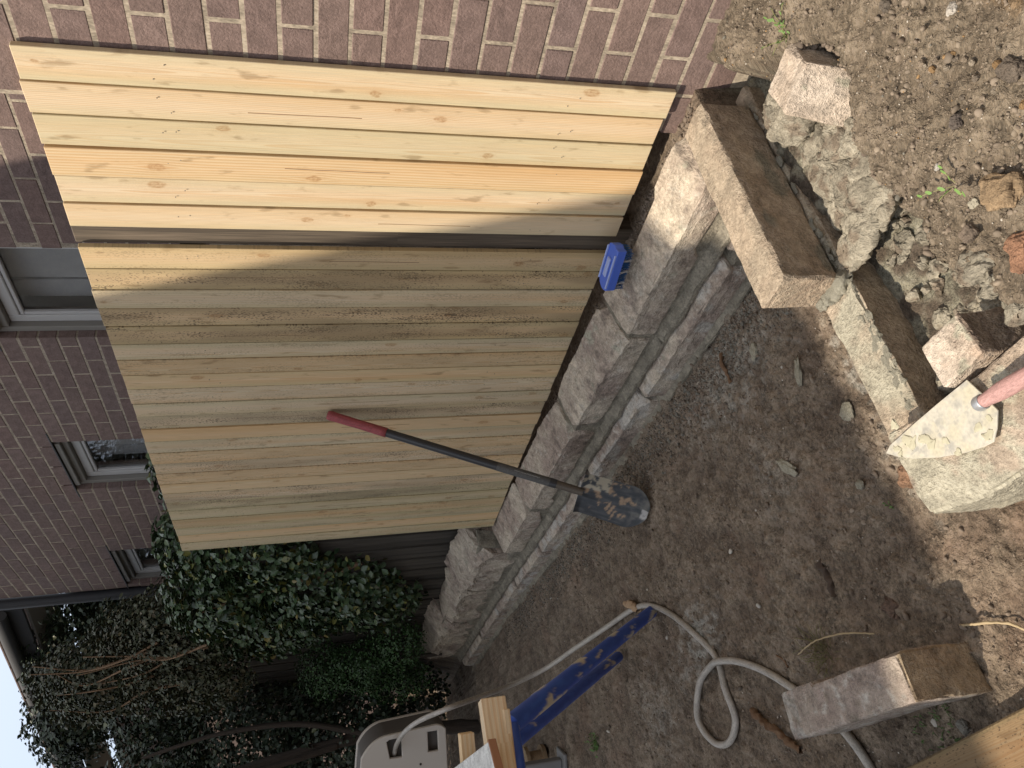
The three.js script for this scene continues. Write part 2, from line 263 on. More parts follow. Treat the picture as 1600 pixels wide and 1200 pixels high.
{
  const line = (segs) => { const o = []; for (const [a, b, s] of segs) { const n = Math.max(1, Math.round((b - a) / s)); for (let i = 0; i < n; i++) o.push(a + (b - a) * i / n); } o.push(segs[segs.length - 1][1]); return o; };
  const xs = line([[-80, -20, 15], [-20, -4, 2], [-4, -0.4, 0.3], [-0.4, 0, 0.04], [0, 1.96, 0.0062], [1.96, 2.8, 0.04], [2.8, 8, 0.8], [8, 80, 12]]);
  const zs = line([[-90, -20, 14], [-20, -9, 1], [-9, -5, 0.06], [-5, -3.6, 0.022], [-3.6, -2.4, 0.0125], [-2.4, -1.35, 0.0085], [-1.35, -0.42, 0.0058], [-0.42, 0, 0.04], [0, 4, 0.5], [4, 60, 14]]);
  const nx = xs.length, nz = zs.length, P = new Float32Array(nx * nz * 3), UV = new Float32Array(nx * nz * 2), C = new Float32Array(nx * nz * 3), I = [];
  for (let j = 0; j < nz; j++) for (let i = 0; i < nx; i++) {
    const k = j * nx + i, x = xs[i], z = zs[j]; const [h, a, b, c, zo] = groundInfo(x, z);
    P[k * 3] = x + 0.004 * n3(x * 40, 4, z * 40) * (Math.abs(x) < 2 ? 1 : 0); P[k * 3 + 1] = h; P[k * 3 + 2] = z; UV[k * 2] = x; UV[k * 2 + 1] = z - h * 0.8;
    let s = mix3([0.155, 0.117, 0.089], [0.325, 0.262, 0.203], clamp(0.42 + 1.1 * b + 0.5 * a + 0.9 * c));
    s = mix3(s, [0.235, 0.160, 0.118], 0.6 * sst(0.05, 0.4, fbm(x * 3.3, 11, z * 3.3, 3)));
    if (zo.up > 0) { let u = mix3([0.165, 0.132, 0.10], [0.285, 0.235, 0.182], clamp(0.45 + 1.0 * b + 0.9 * c)); u = mix3(u, [0.34, 0.21, 0.10], 0.65 * sst(0.16, 0.36, fbm(x * 7 + 2, 21, z * 7, 4)) * sst(1.3, 0.9, x) * sst(-0.75, -0.6, z)); s = mix3(s, u, zo.up); }
    if (zo.trench > 0 && zo.up < 1) s = mix3(s, mix3([0.12, 0.095, 0.075], [0.30, 0.285, 0.23], sst(0, 0.3, fbm(x * 12, 31, z * 12, 3) + 0.15)), zo.trench * (1 - zo.up));
    // lime and cement dust spilt on the yard
    const dust = (cx, cz, rx, rz, k2) => { const d = Math.hypot((x - cx) / rx, (z - cz) / rz); if (d < 1.6) { const m = sst(0.0, 0.5, fbm(x * 26, 41, z * 26, 4) + 0.35 * (1 - d)); s = mix3(s, [0.46, 0.45, 0.42], k2 * m * sst(1.5, 0.3, d)); } };
    dust(0.70, -2.72, 0.16, 0.22, 0.9); dust(0.62, -2.9, 0.12, 0.2, 0.5); dust(1.02, -1.42, 0.22, 0.09, 0.7); dust(0.8, -1.42, 0.3, 0.08, 0.5); dust(1.35, -2.0, 0.25, 0.5, 0.55); dust(0.55, -3.3, 0.25, 0.3, 0.35); dust(0.95, -1.95, 0.2, 0.2, 0.25);
    C[k * 3] = s[0]; C[k * 3 + 1] = s[1]; C[k * 3 + 2] = s[2];
    if (i < nx - 1 && j < nz - 1) I.push(k, k + nx, k + 1, k + 1, k + nx, k + nx + 1);
  }
  const g = new THREE.BufferGeometry(); g.setAttribute('position', new THREE.BufferAttribute(P, 3)); g.setAttribute('uv', new THREE.BufferAttribute(UV, 2)); g.setAttribute('color', new THREE.BufferAttribute(C, 3)); g.setIndex(I); g.computeVertexNormals();
  const o = shadows(new THREE.Mesh(g, mat({ vertexColors: true, map: rep(soilMap, 2.3, 2.3), bumpMap: rep(gritBump, 4.1, 4.1), bumpScale: 0.006, roughness: 1 })));
  o.name = 'ground'; o.userData = { kind: 'structure', label: 'bare brown soil of the yard with a raised bed and cut trench' }; scene.add(o);
}

// ---------------------------------------------------------------- brick house
const house = thing('brick_house', 'purple brown brick house with cream mortar behind the pine fence', 'house', [0, 0, 0]);
{
  const tints = [[0.152, 0.111, 0.101], [0.146, 0.106, 0.098], [0.160, 0.116, 0.105], [0.140, 0.103, 0.097], [0.156, 0.110, 0.100], [0.148, 0.110, 0.104], [0.164, 0.120, 0.110]];
  const bm = tints.map(t => mat({ color: lin(...t.map(q => q * 1.62)), map: rep(brickMap, 3.2, 3.2), bumpMap: rep(gritBump, 4, 4), bumpScale: 0.0022, roughness: 0.92 }));
  const mm = mat({ color: lin(0.52, 0.455, 0.37), map: rep(gritMap, 4, 4), bumpMap: rep(gritBump, 5, 5), bumpScale: 0.004, roughness: 0.97 });
  const geos = [0, 1, 2, 3, 4].map(k => cbox(0.11, 0.076, 0.23, 0.0022, k * 0.27, k * 0.19));
  const r = rng(5); const rest = [[], [], [], [], [], [], []];
  const WX = 1.882, BX = 2.65, C0 = 0.617 + 1.4 + 0.005; // joint centre height
  const wins = [[-3.386, -2.765], [-4.966, -4.372], [-6.64, -5.956]], HEAD = 2.80, SILL = 1.15;
  const list = [];
  function course(xf, y, za, zb, off, cuts, own) {
    // bricks from zb (near) to za (far), clipped by cuts
    const free = []; let segs = [[za, zb]];
    for (const [a, b] of cuts) { const o = []; for (const [s, e] of segs) { if (b <= s || a >= e) { o.push([s, e]); continue; } if (a > s) o.push([s, a]); if (b < e) o.push([b, e]); } segs = o; }
    const n0 = Math.floor((za - off) / 0.24) - 1, n1 = Math.ceil((zb - off) / 0.24) + 1;
    for (let n = n0; n <= n1; n++) { const a = off + n * 0.24 + 0.005, b = a + 0.23; for (const [s, e] of segs) { const lo = Math.max(a, s), hi = Math.min(b, e); if (hi - lo > 0.025) free.push([lo, hi]); } }
    for (const [a, b] of free) list.push({ x: xf + 0.055 + (r() - 0.5) * 0.003, y: y + (r() - 0.5) * 0.002, z: (a + b) / 2, w: b - a, own, g: Math.floor(r() * 5), m: Math.floor(r() * 7), rx: (r() - 0.5) * 0.008, fl: r() < 0.5 ? Math.PI : 0 });
  }
  const wallA = mesh('wall', at(new THREE.BoxGeometry(0.2, 6, 2.36), WX + 0.1018, 2.2, -1.415 + 1.18), mm, house);
  const wallB = mesh('wall', mergeGeometries([
    at(new THREE.BoxGeometry(0.2, 3.2, 5.45), BX + 0.1018, 2.86 + 1.6, -6.695 + 2.72),
    ...[[-6.695, wins[2][0] - 0.003], [wins[2][1] + 0.003, wins[1][0] - 0.003], [wins[1][1] + 0.003, wins[0][0] - 0.003], [wins[0][1] + 0.003, -1.26]].map(([a, b]) => at(new THREE.BoxGeometry(0.2, 2.86, b - a), BX + 0.1018, 1.43, (a + b) / 2)),
    ...wins.map(([a, b]) => at(new THREE.BoxGeometry(0.2, SILL, b - a), BX + 0.1018, SILL / 2, (a + b) / 2)),
  ]), mm, house);
  mesh('side_wall', at(new THREE.BoxGeometry(5, 6, 0.2), BX + 2.72, 3.0, -6.58), mm, house);
  mesh('side_wall', at(new THREE.BoxGeometry(0.6, 6, 0.2), WX + 0.5, 3.0, -1.31), mm, house);
  for (let k = -22; k <= 24; k++) {
    const y = C0 - 0.043 + k * 0.086; if (y < 0.10) continue;
    if (y < 3.4) course(WX, y, -1.42, -0.55, k & 1 ? -1.168 : -1.288, [], wallA);
    if (y > 1.75) course(BX, y, -6.7, -1.27, -1.3 + (k & 1 ? 0.12 : 0), y < HEAD - 0.03 && y > SILL ? wins : [], wallB);
  }
  for (let k = 25; k < 34; k++) course(BX, C0 - 0.043 + k * 0.086, -6.7, -1.27, -1.3 + (k & 1 ? 0.12 : 0), [], wallB);
  list.forEach(b => { b.d = Math.hypot(b.x, b.y - 1.4, b.z) + (b.own === wallA ? -2 : 0); }); list.sort((a, b) => a.d - b.d);
  list.forEach((b, i) => {
    if (i < 295) { const o = shadows(new THREE.Mesh(geos[b.g], bm[b.m])); o.name = 'brick'; o.position.set(b.x, b.y, b.z); o.scale.z = b.w / 0.23; o.rotation.set(b.rx, b.fl, 0); b.own.add(o); }
    else { const g = geos[b.g].clone(); g.scale(1, 1, b.w / 0.23); g.translate(b.x, b.y, b.z); rest[b.m].push(g); }
  });
  rest.forEach((gs, i) => { if (gs.length) { const o = mesh('far_bricks', mergeGeometries(gs), bm[i], house); o.userData = { kind: 'stuff' }; } });
  // windows with timber reveal lining, light frame, glass and a blind behind
  const fm = mat({ color: lin(0.52, 0.52, 0.52), roughness: 0.5 }), sm = mat({ color: lin(0.25, 0.24, 0.22), roughness: 0.7 });
  const glass = new THREE.MeshPhysicalMaterial({ color: 0xffffff, transmission: 1, thickness: 0, roughness: 0.02, ior: 1.5 });
  const dark = mat({ color: lin(0.38, 0.37, 0.35), roughness: 0.9 }), blind = mat({ color: lin(0.30, 0.31, 0.32), roughness: 0.95 });
  for (const [a, b] of wins) {
    const w = new THREE.Group(); w.name = 'window'; house.add(w); const zc = (a + b) / 2, W = b - a, X = BX + 0.085;
    mesh('reveal_lining', mergeGeometries([at(cbox(0.09, HEAD - SILL, 0.035, 0.003), X, (HEAD + SILL) / 2, a + 0.0185), at(cbox(0.09, HEAD - SILL, 0.035, 0.003), X, (HEAD + SILL) / 2, b - 0.0185), at(cbox(0.09, 0.06, W - 0.076, 0.003), X, HEAD - 0.032, zc), at(cbox(0.03, 0.03, W - 0.078, 0.003), X - 0.06, HEAD - 0.017, zc)]), sm, w);
    mesh('frame', mergeGeometries([at(cbox(0.045, HEAD - SILL - 0.066, 0.045, 0.004), X + 0.01, (HEAD + SILL) / 2 - 0.03, a + 0.0595), at(cbox(0.045, HEAD - SILL - 0.066, 0.045, 0.004), X + 0.01, (HEAD + SILL) / 2 - 0.03, b - 0.0595), at(cbox(0.045, 0.05, W - 0.166, 0.004), X + 0.01, HEAD - 0.089, zc), at(cbox(0.045, 0.05, W - 0.166, 0.004), X + 0.01, SILL + 0.03, zc), at(cbox(0.02, 0.018, W - 0.166, 0.003), X + 0.004, HEAD - 0.125, zc), at(cbox(0.02, HEAD - SILL - 0.2, 0.018, 0.003), X + 0.004, (HEAD + SILL) / 2 - 0.035, a + 0.0915)]), fm, w);
    mesh('glass_pane', at(new THREE.BoxGeometry(0.004, HEAD - SILL - 0.17, W - 0.168), X + 0.014, (HEAD + SILL) / 2 - 0.03, zc), glass, w);
    mesh('room_wall', mergeGeometries([at(new THREE.BoxGeometry(0.05, 2.6, W + 0.9), X + 1.9, 2.0, zc), at(new THREE.BoxGeometry(1.8, 2.6, 0.05), X + 0.975, 2.0, zc - W / 2 - 0.42), at(new THREE.BoxGeometry(1.8, 2.6, 0.05), X + 0.975, 2.0, zc + W / 2 + 0.42), at(new THREE.BoxGeometry(1.8, 0.05, W + 0.78), X + 0.975, 3.27, zc), at(new THREE.BoxGeometry(1.8, 0.05, W + 0.78), X + 0.975, 0.73, zc)]), dark, w);
    mesh('curtain', mergeGeometries([at(cbox(0.02, 1.6, W * 0.34, 0.004), X + 0.12, 2.0, zc + W * 0.02), at(cbox(0.02, 1.6, W * 0.2, 0.004), X + 0.135, 2.0, zc - W * 0.3)]), blind, w);
    mesh('lintel', at(cbox(0.10, 0.008, W + 0.2, 0.001), BX + 0.047, HEAD + 0.004, zc), mat({ color: lin(0.07, 0.07, 0.075), roughness: 0.6 }), w);
    mesh('sill', at(cbox(0.16, 0.03, W - 0.002, 0.003), BX + 0.05, SILL + 0.0, zc), sm, w);
  }
  const dp = mesh('downpipe', new THREE.CylinderGeometry(0.045, 0.045, 5, 20).translate(BX - 0.02, 2.6, -6.77), mat({ color: lin(0.04, 0.042, 0.048), roughness: 0.6 }), house);
  mesh('roof', at(cbox(4, 0.16, 8, 0.01), BX + 1.6, 5.25, -2.9), mat({ color: lin(0.12, 0.11, 0.11) }), house);
}

// ---------------------------------------------------------------- pine paling fence
const FX = 1.858;
const pineSets = [woodA, woodB, woodC].map((t, i) => [[0.93, 0.89, 0.85], [0.92, 0.82, 0.69], [0.83, 0.82, 0.74], [0.86, 0.77, 0.64], [0.94, 0.91, 0.87]].map(c => mat({ map: t, color: lin(...c.map(q => q * [1, 0.96, 0.95][i])), bumpMap: rep(woodBump, 1.2, 1.2), bumpScale: 0.0016, roughness: 0.78 })));
const palingGeo = [0, 1, 2, 3].map(s => { const g = cbox(0.019, 1.722, 0.0965, 0.0016); const u = g.attributes.uv, p = g.attributes.position; for (let i = 0; i < u.count; i++) u.setXY(i, (s + clamp(0.5 + p.getZ(i) / 0.0985, 0.01, 0.99)) / 4, (p.getY(i) + 0.861) / 1.722); return g; });
{
  const f = thing('paling_fence', 'new pale pine paling fence with one dark recessed post', 'fence', [FX, 0.315, -1.255]);
  const E = [-1.257, -1.354, -1.453, -1.552, -1.653, -1.753, -1.846, null, -1.928, -2.027, -2.128, -2.223, -2.32, -2.421, -2.515, -2.611, -2.706, -2.806, -2.9, -2.998, -3.097, -3.195, -3.29, -3.387, -3.483, -3.578, -3.675, -3.772, -3.868, -3.964, -4.06, -4.155, -4.25];
  const r = rng(77); let k = 0, last = 0;
  const setOf = [0, 0, 0, 0, 0, 0, 1, 2, 1, 2, 2, 2, 1, 0, 1, 1, 2, 0, 1, 1, 2, 1, 0, 2, 2, 1, 1, 2, 0, 1];
  const stripOf = [2, 0, 3, 1, 2, 0];
  for (let i = 0; i < E.length - 1; i++) {
    if (E[i] === null || E[i + 1] === null) continue;
    const z0 = E[i], z1 = E[i + 1], st = k < 6 ? stripOf[k] : (last + 1 + Math.floor(r() * 3)) % 4, ss = setOf[k] ?? 1;
    const o = mesh('paling', palingGeo[st], pineSets[ss][k < 6 ? [4, 0, 2, 1, 0, 4][k] : Math.floor(r() * 5)], f);
    o.scale.z = (z0 - z1 - (k < 6 ? 0.0065 : 0.0068)) / 0.0965;
    o.position.set(0.0095 + (r() - 0.5) * 0.006, 0.861 + (r() - 0.5) * 0.006, (z0 + z1) / 2 + 1.255);
    last = st; const fl = Math.floor(r() * 4); o.rotation.set((r() - 0.5) * 0.0016 + (fl === 2 ? Math.PI : 0), (fl === 1 ? Math.PI : 0) + (fl === 2 || fl === 3 ? -1 : 1) * (k < 6 ? 0.03 : 0.016) * (0.4 + 0.8 * r()), fl === 3 ? Math.PI : 0); k++;
  }
  const nails = []; for (let i = 0; i < E.length - 1; i++) if (E[i] !== null && E[i + 1] !== null) for (const y of [0.285, 0.318, 1.385, 1.418]) nails.push(new THREE.CylinderGeometry(0.0017, 0.0017, 0.002, 8).rotateZ(Math.PI / 2).translate(-0.0015, y + 0.006 * (r() - 0.5), (E[i] + E[i + 1]) / 2 + 1.255 + (r() - 0.5) * 0.05));
  mesh('nail_heads', mergeGeometries(nails), mat({ color: lin(0.3, 0.27, 0.23), roughness: 0.6, metalness: 0.4 }), f);
  const pm = mat({ map: rep(woodGrey, 5, 0.58), color: lin(1.0, 0.9, 0.8), bumpMap: rep(woodBump, 2, 1), bumpScale: 0.002, roughness: 0.85 });
  mesh('post', at(cbox(0.09, 1.95, 0.1, 0.003), 0.02 + 0.049, 0.755, -1.887 + 1.255), pm, f);
  for (const y of [0.3, 1.4]) { /* rails */ mesh('rail', at(cbox(0.04, 0.075, 2.28, 0.003), 0.045, y, -3.09 + 1.255), pm, f); mesh('rail', at(cbox(0.04, 0.075, 0.40, 0.003), 0.045, y, -1.632 + 1.255), pm, f); }
  mesh('end_post', at(cbox(0.09, 1.9, 0.09, 0.003), 0.075, 0.75, -4.2 + 1.255), pm, f);
}
{
  const f = thing('old_fence', 'old weathered dark paling fence half hidden by ivy', 'fence', [2.03, 0.3, -4.3]);
  const m = [0.42, 0.52, 0.62].map(c => mat({ map: rep(woodGrey, 5, 0.6), color: lin(c, c * 0.98, c * 0.95), bumpMap: rep(woodBump, 1.5, 1), bumpScale: 0.003, roughness: 0.9 }));
  const r = rng(99), g = cbox(0.016, 1.6, 0.115, 0.002);
  for (let i = 0; i < 40; i++) { const o = mesh('paling', g, m[Math.floor(r() * 3)], f); o.position.set((i % 2) * 0.012, 0.8 + (r() - 0.5) * 0.03, 0.0 - i * 0.105); o.rotation.x = (r() - 0.5) * 0.012; }
  mesh('rail', at(cbox(0.04, 0.08, 4.2, 0.003), 0.05, 0.5, -2.1), m[0], f); mesh('rail', at(cbox(0.04, 0.08, 4.2, 0.003), 0.05, 1.3, -2.1), m[0], f);
}

// ---------------------------------------------------------------- stone retaining wall along the fence
{
  const wall = thing('retaining_wall', 'long low sandstone retaining wall at the foot of the fence', 'stone wall', [1.8, 0, -1.34]);
  const put = (name, g, x, y, z, turn) => { const o = mesh(name, g, stoneMat, wall); o.position.set(x - 1.8, y, z + 1.34); o.rotation.y = turn; return o; };
  const top = [[-1.338, -2.085], [-2.115, -2.79], [-2.82, -3.675], [-3.705, -4.33]], low = [[-1.335, -1.60], [-1.635, -2.405], [-2.44, -3.14], [-3.175, -4.13], [-4.165, -4.82], [-4.85, -5.42], [-5.45, -6.1], [-6.13, -7]];
  const ft = [[-4.36, -5.12], [-5.15, -5.9], [-5.93, -7.0]];
  const turnOf = (a, b) => Math.atan2(inner(b) - inner(a), a - b) * -1;
  top.forEach(([a, b], i) => {
    const L = a - b, W = 0.185, H = 0.165;
    const g = stoneGeo(W, H, L, { seed: 11 + i, r: 0.007, amp: 0.0075, freq: 9, step: 0.0085, facet: 0.7, chips: 34, cut: 0.03, shape: (v) => { const t = clamp((W / 2 - v.x) / W); if (v.y > 0) v.y -= 0.052 * Math.pow(t, 1.3) * clamp(v.y / (H / 2)); if (v.x < 0) v.x -= 0.006 * Math.cos(clamp(v.y / (H / 2), -1, 1) * 1.4); }, col: (p, n, s, ro, fi) => { return sandstone(0.1 * Math.sin(s * 5), 0.10, 0.1)(p, n, s, ro, fi); } });
    put('stone', g, inner((a + b) / 2) - W / 2 + 0.003, 0.145 + H / 2, (a + b) / 2, turnOf(a, b));
  });
  ft.forEach(([a, b], i) => { const L = a - b, W = 0.24, H = 0.36; const g = stoneGeo(W, H, L, { seed: 31 + i, r: 0.02, amp: 0.02, freq: 7, step: 0.014, facet: 0.7, chips: 34, cut: 0.06, shape: v => { const t = clamp((W / 2 - v.x) / W); if (v.y > 0) v.y -= 0.10 * t * clamp(v.y / (H / 2)); }, col: sandstone(-0.1, 0.05, 0.1) }); put('stone', g, inner((a + b) / 2) - W / 2 + 0.06, 0.135 + H / 2, (a + b) / 2, turnOf(a, b)); });
  low.forEach(([a, b], i) => { const L = a - b, W = 0.19, H = 0.19; const g = stoneGeo(W, H, L, { seed: 51 + i, r: 0.008, amp: 0.009, freq: 9, step: 0.0095, facet: 0.7, chips: 30, cut: 0.03, shape: v => { const t = clamp((W / 2 - v.x) / W); if (v.y > 0) v.y -= 0.045 * t * clamp(v.y / (H / 2)); }, col: (p, n, s, ro, fi) => mix3(sandstone(0.15, 0.02, 0.1)(p, n, s, ro, fi), [0.58, 0.565, 0.53], 0.75 * sst(0.06, 0.2, fbm(p.x * 9, p.y * 9 + s, p.z * 6, 4) + 0.2 * fi)) }); put('stone', g, inner((a + b) / 2) - 0.125 - W / 2 + 0.05, -0.055 + H / 2, (a + b) / 2, turnOf(a, b)); });
  const mjc = (p, n, s, ro, fi) => mix3([0.22, 0.20, 0.16], [0.34, 0.31, 0.25], clamp(0.5 + 2.2 * fbm(p.x * 14 + s, p.y * 14, p.z * 14, 3))).map(q => q * (1 + 0.4 * fi));
  [-2.1, -2.805, -3.69].forEach((z, i) => put('joint_mortar', stoneGeo(0.172, 0.146, 0.05, { seed: 91 + i, r: 0.006, amp: 0.004, freq: 16, step: 0.008, shape: v => { const t = clamp((0.089 - v.x) / 0.178); if (v.y > 0) v.y -= 0.05 * Math.pow(t, 1.3) * clamp(v.y / 0.079); }, col: mjc }), inner(z) - 0.088, 0.143 + 0.073, z, 0));
  low.slice(0, -1).forEach(([, b], i) => { const z = b - 0.016; put('joint_mortar', stoneGeo(0.172, 0.172, 0.05, { seed: 191 + i, r: 0.006, amp: 0.005, freq: 16, step: 0.01, shape: v => { const t = clamp((0.09 - v.x) / 0.18); if (v.y > 0) v.y -= 0.043 * t * clamp(v.y / 0.09); }, col: mjc }), inner(z) - 0.160, -0.057 + 0.086, z, 0); });
  // mortar core: fills the joints a little behind the faces, and the sloping fillet at the foot
  const segs = [[-1.335, -2.1], [-2.1, -2.8], [-2.8, -3.69], [-3.69, -4.345], [-4.345, -5.13], [-5.13, -6], [-6, -7]];
  const mcol = (p, n, s, ro, fi) => mix3([0.22, 0.20, 0.16], [0.34, 0.31, 0.25], clamp(0.5 + 2.2 * fbm(p.x * 14 + s, p.y * 14, p.z * 14, 3))).map(q => q * (1 + 0.4 * fi));
  segs.forEach(([a, b], i) => {
    const L = a - b + 0.004, hi = i > 3 ? 0.40 : 0.262;
    put('bed_joint', stoneGeo(0.06, 0.038, L, { seed: 171 + i, r: 0.006, amp: 0.007, freq: 15, step: 0.008, shape: v => { const t = clamp((0.03 - v.x) / 0.06); if (v.y > 0) v.y -= 0.022 * t; if (v.x < 0) v.x += 0.02 * fbm(v.z * 7, 3, i, 3); }, col: mjc }), inner((a + b) / 2) - 0.190, 0.126, (a + b) / 2, turnOf(a, b));
    put('mortar', stoneGeo(0.165, hi + 0.03, L, { seed: 71 + i, r: 0.01, amp: 0.004, freq: 14, step: 0.014, shape: v => { const yy = v.y + (hi + 0.03) / 2 - 0.03; if (v.x < 0 && yy < 0.14) v.x -= 0.012 * sst(0.16, 0.1, yy); if (v.x < 0 && yy > 0.18) v.x += 0.045 * sst(0.18, 0.27, yy); }, col: mcol }), inner((a + b) / 2) - 0.092, (hi + 0.03) / 2 - 0.03, (a + b) / 2, turnOf(a, b));
    const g = stoneGeo(0.13, 0.09, L, { seed: 81 + i, r: 0.006, amp: 0.006, freq: 18, step: 0.0115, shape: v => { const t = clamp((0.065 - v.x) / 0.13); const e = 1 + 0.5 * fbm(v.z * 5, 3, i, 2); if (v.y > -0.02) v.y = mix(v.y, -0.028, Math.pow(t, 0.7)) + 0.012 * fbm(v.x * 30, 2, v.z * 30, 3) * sst(0.2, 0.6, t); if (v.x < 0) v.x *= e + 0.15; }, col: mcol });
    put('mortar_fillet', g, inner((a + b) / 2) - 0.222, 0.028, (a + b) / 2, turnOf(a, b));
  });
}

// ---------------------------------------------------------------- return wall under construction
{
  const w = thing('return_wall', 'half built sandstone return wall with fresh mortar beside the open trench', 'stone wall', [1.1, 0, -1.265]);
  const put = (name, g, x, y, z, turn = 0) => { const o = mesh(name, g, stoneMat, w); o.position.set(x - 1.1, y, z + 1.265); o.rotation.y = turn; return o; };
  const coated = (cem, sh) => (p, n, s, ro, fi) => {
    const a = fbm(p.x * 9 + s, p.y * 9, p.z * 9, 4), b = fbm(p.x * 30 + s, p.y * 30, p.z * 30, 3);
    let c = mix3([0.50, 0.42, 0.33], [0.41, 0.33, 0.255], clamp(0.5 + 1.6 * a)); c = c.map(q => q * (1 + 0.5 * b));
    if (n.y > 0.5) c = mix3(c, CEMENT, cem * sst(-0.25 + 0.2 * (1 - cem), 0.15, a + 0.2 * b));
    { c = mix3(c, CEM_GREY, 0.85 * sst(0.16, 0.3, fbm(p.x * 6 + s, p.y * 12 + 4, 2, 4) + sh * (-p.y * 3))); }
    if (n.x < -0.6) { const vein = Math.sin((p.y * 1.2 + p.z * 0.8 + 0.02 * a) * 160); c = mix3(c, [0.40, 0.27, 0.185], 0.3 * sst(0.5, 1, vein)); }
    return c;
  };
  // upper course slab, two low ends
  put('stone', stoneGeo(0.655, 0.157, 0.117, { seed: 3, r: 0.004, amp: 0.0045, freq: 9, step: 0.0065, facet: 0.3, chips: 14, cut: 0.007, shape: v => { if (v.x < -0.3) v.z += (v.x + 0.3) * -0.08; const e = clamp((v.z - 0.035) / 0.02); if (v.y > 0.05 && e > 0) v.y -= 0.005 * e; }, col: coated(0.25, 0.5) }), 1.418, 0.2225, -1.2665);
  // lower course slab carries a skin of wet mortar
  put('stone', stoneGeo(0.62, 0.17, 0.118, { seed: 5, r: 0.006, amp: 0.006, freq: 9, step: 0.007, facet: 0.3, chips: 12, cut: 0.008, col: coated(1.0, 0) }), 0.985, 0.05, -1.252);
  put('stone', stoneGeo(0.62, 0.19, 0.13, { seed: 6, r: 0.012, amp: 0.006, freq: 9, step: 0.013, col: coated(0.6, 0) }), 1.52, 0.045, -1.262);
  // corner stone turned towards the bed
  put('stone', stoneGeo(0.19, 0.21, 0.56, { seed: 8, r: 0.01, amp: 0.007, freq: 8, step: 0.0075, facet: 0.3, chips: 16, cut: 0.014, shape: v => { if (v.z < -0.1) v.x += 0.03 * sst(-0.1, -0.28, v.z); v.y -= 0.012 * sst(-0.02, -0.09, v.x) * (v.y > 0 ? 1 : 0); }, col: (p, n, s, ro, fi) => { const a = fbm(p.x * 8 + 3, p.y * 8, p.z * 8, 4), b = fbm(p.x * 34, p.y * 34, p.z * 34, 3); let c = mix3([0.52, 0.44, 0.36], [0.44, 0.36, 0.29], clamp(0.5 + 1.5 * a)); c = mix3(c, CEMENT, sst(-0.02, 0.12, a * 0.7 + 0.35 * b - (p.z - 0.0) * 0.9 - (p.x) * 2.2 + 0.02)); c = mix3(c, [0.30, 0.235, 0.19], 0.8 * sst(0.2, 0.34, fbm(p.x * 12 + 7, 3, p.z * 12, 3))); return c.map(q => q * (1 + 0.5 * b)); } }), 0.556, 0.095, -0.968);
  // mortar squeezed between the slabs
  const mg = []; const r = rng(41);
  for (let i = 0; i < 46; i++) { const x = i < 36 ? mix(0.72, 1.08, r()) : mix(1.1, 1.72, r()), s = 0.004 + 0.006 * r(); const g = new THREE.IcosahedronGeometry(s, 3); g.scale(2.2, 0.45, 0.8); g.translate(x, x > 1.09 ? 0.141 + 0.004 * r() : 0.131, x > 1.09 ? -1.207 + 0.005 * r() : -1.225 + 0.03 * r()); mg.push(g); }
  for (let i = 0; i < 30; i++) { const s = 0.01 + 0.012 * r(); const g = new THREE.IcosahedronGeometry(s, 2); g.scale(1, 0.8, 1); g.translate(1.075 + 0.02 * r(), 0.138 + 0.01 * r(), -1.31 + 0.11 * r()); mg.push(g); }
  const m = mergeGeometries(mg); const p = m.attributes.position; for (let i = 0; i < p.count; i++) { const x = p.getX(i), y = p.getY(i), z = p.getZ(i), d = 0.02; p.setXYZ(i, x + d * fbm(x * 60, y * 60, z * 60, 3), y + 0.5 * d * fbm(x * 60 + 9, y * 60, z * 60, 3), z + d * fbm(x * 60, y * 60 + 9, z * 60, 3)); } smoothNormals(m); m.translate(-1.1, 0, 1.265);
  const o = mesh('squeezed_mortar', m, mat({ color: lin(...CEMENT), bumpMap: rep(gritBump, 4, 4), bumpScale: 0.004, roughness: 1 }), w); o.userData.kind = 'stuff';
}
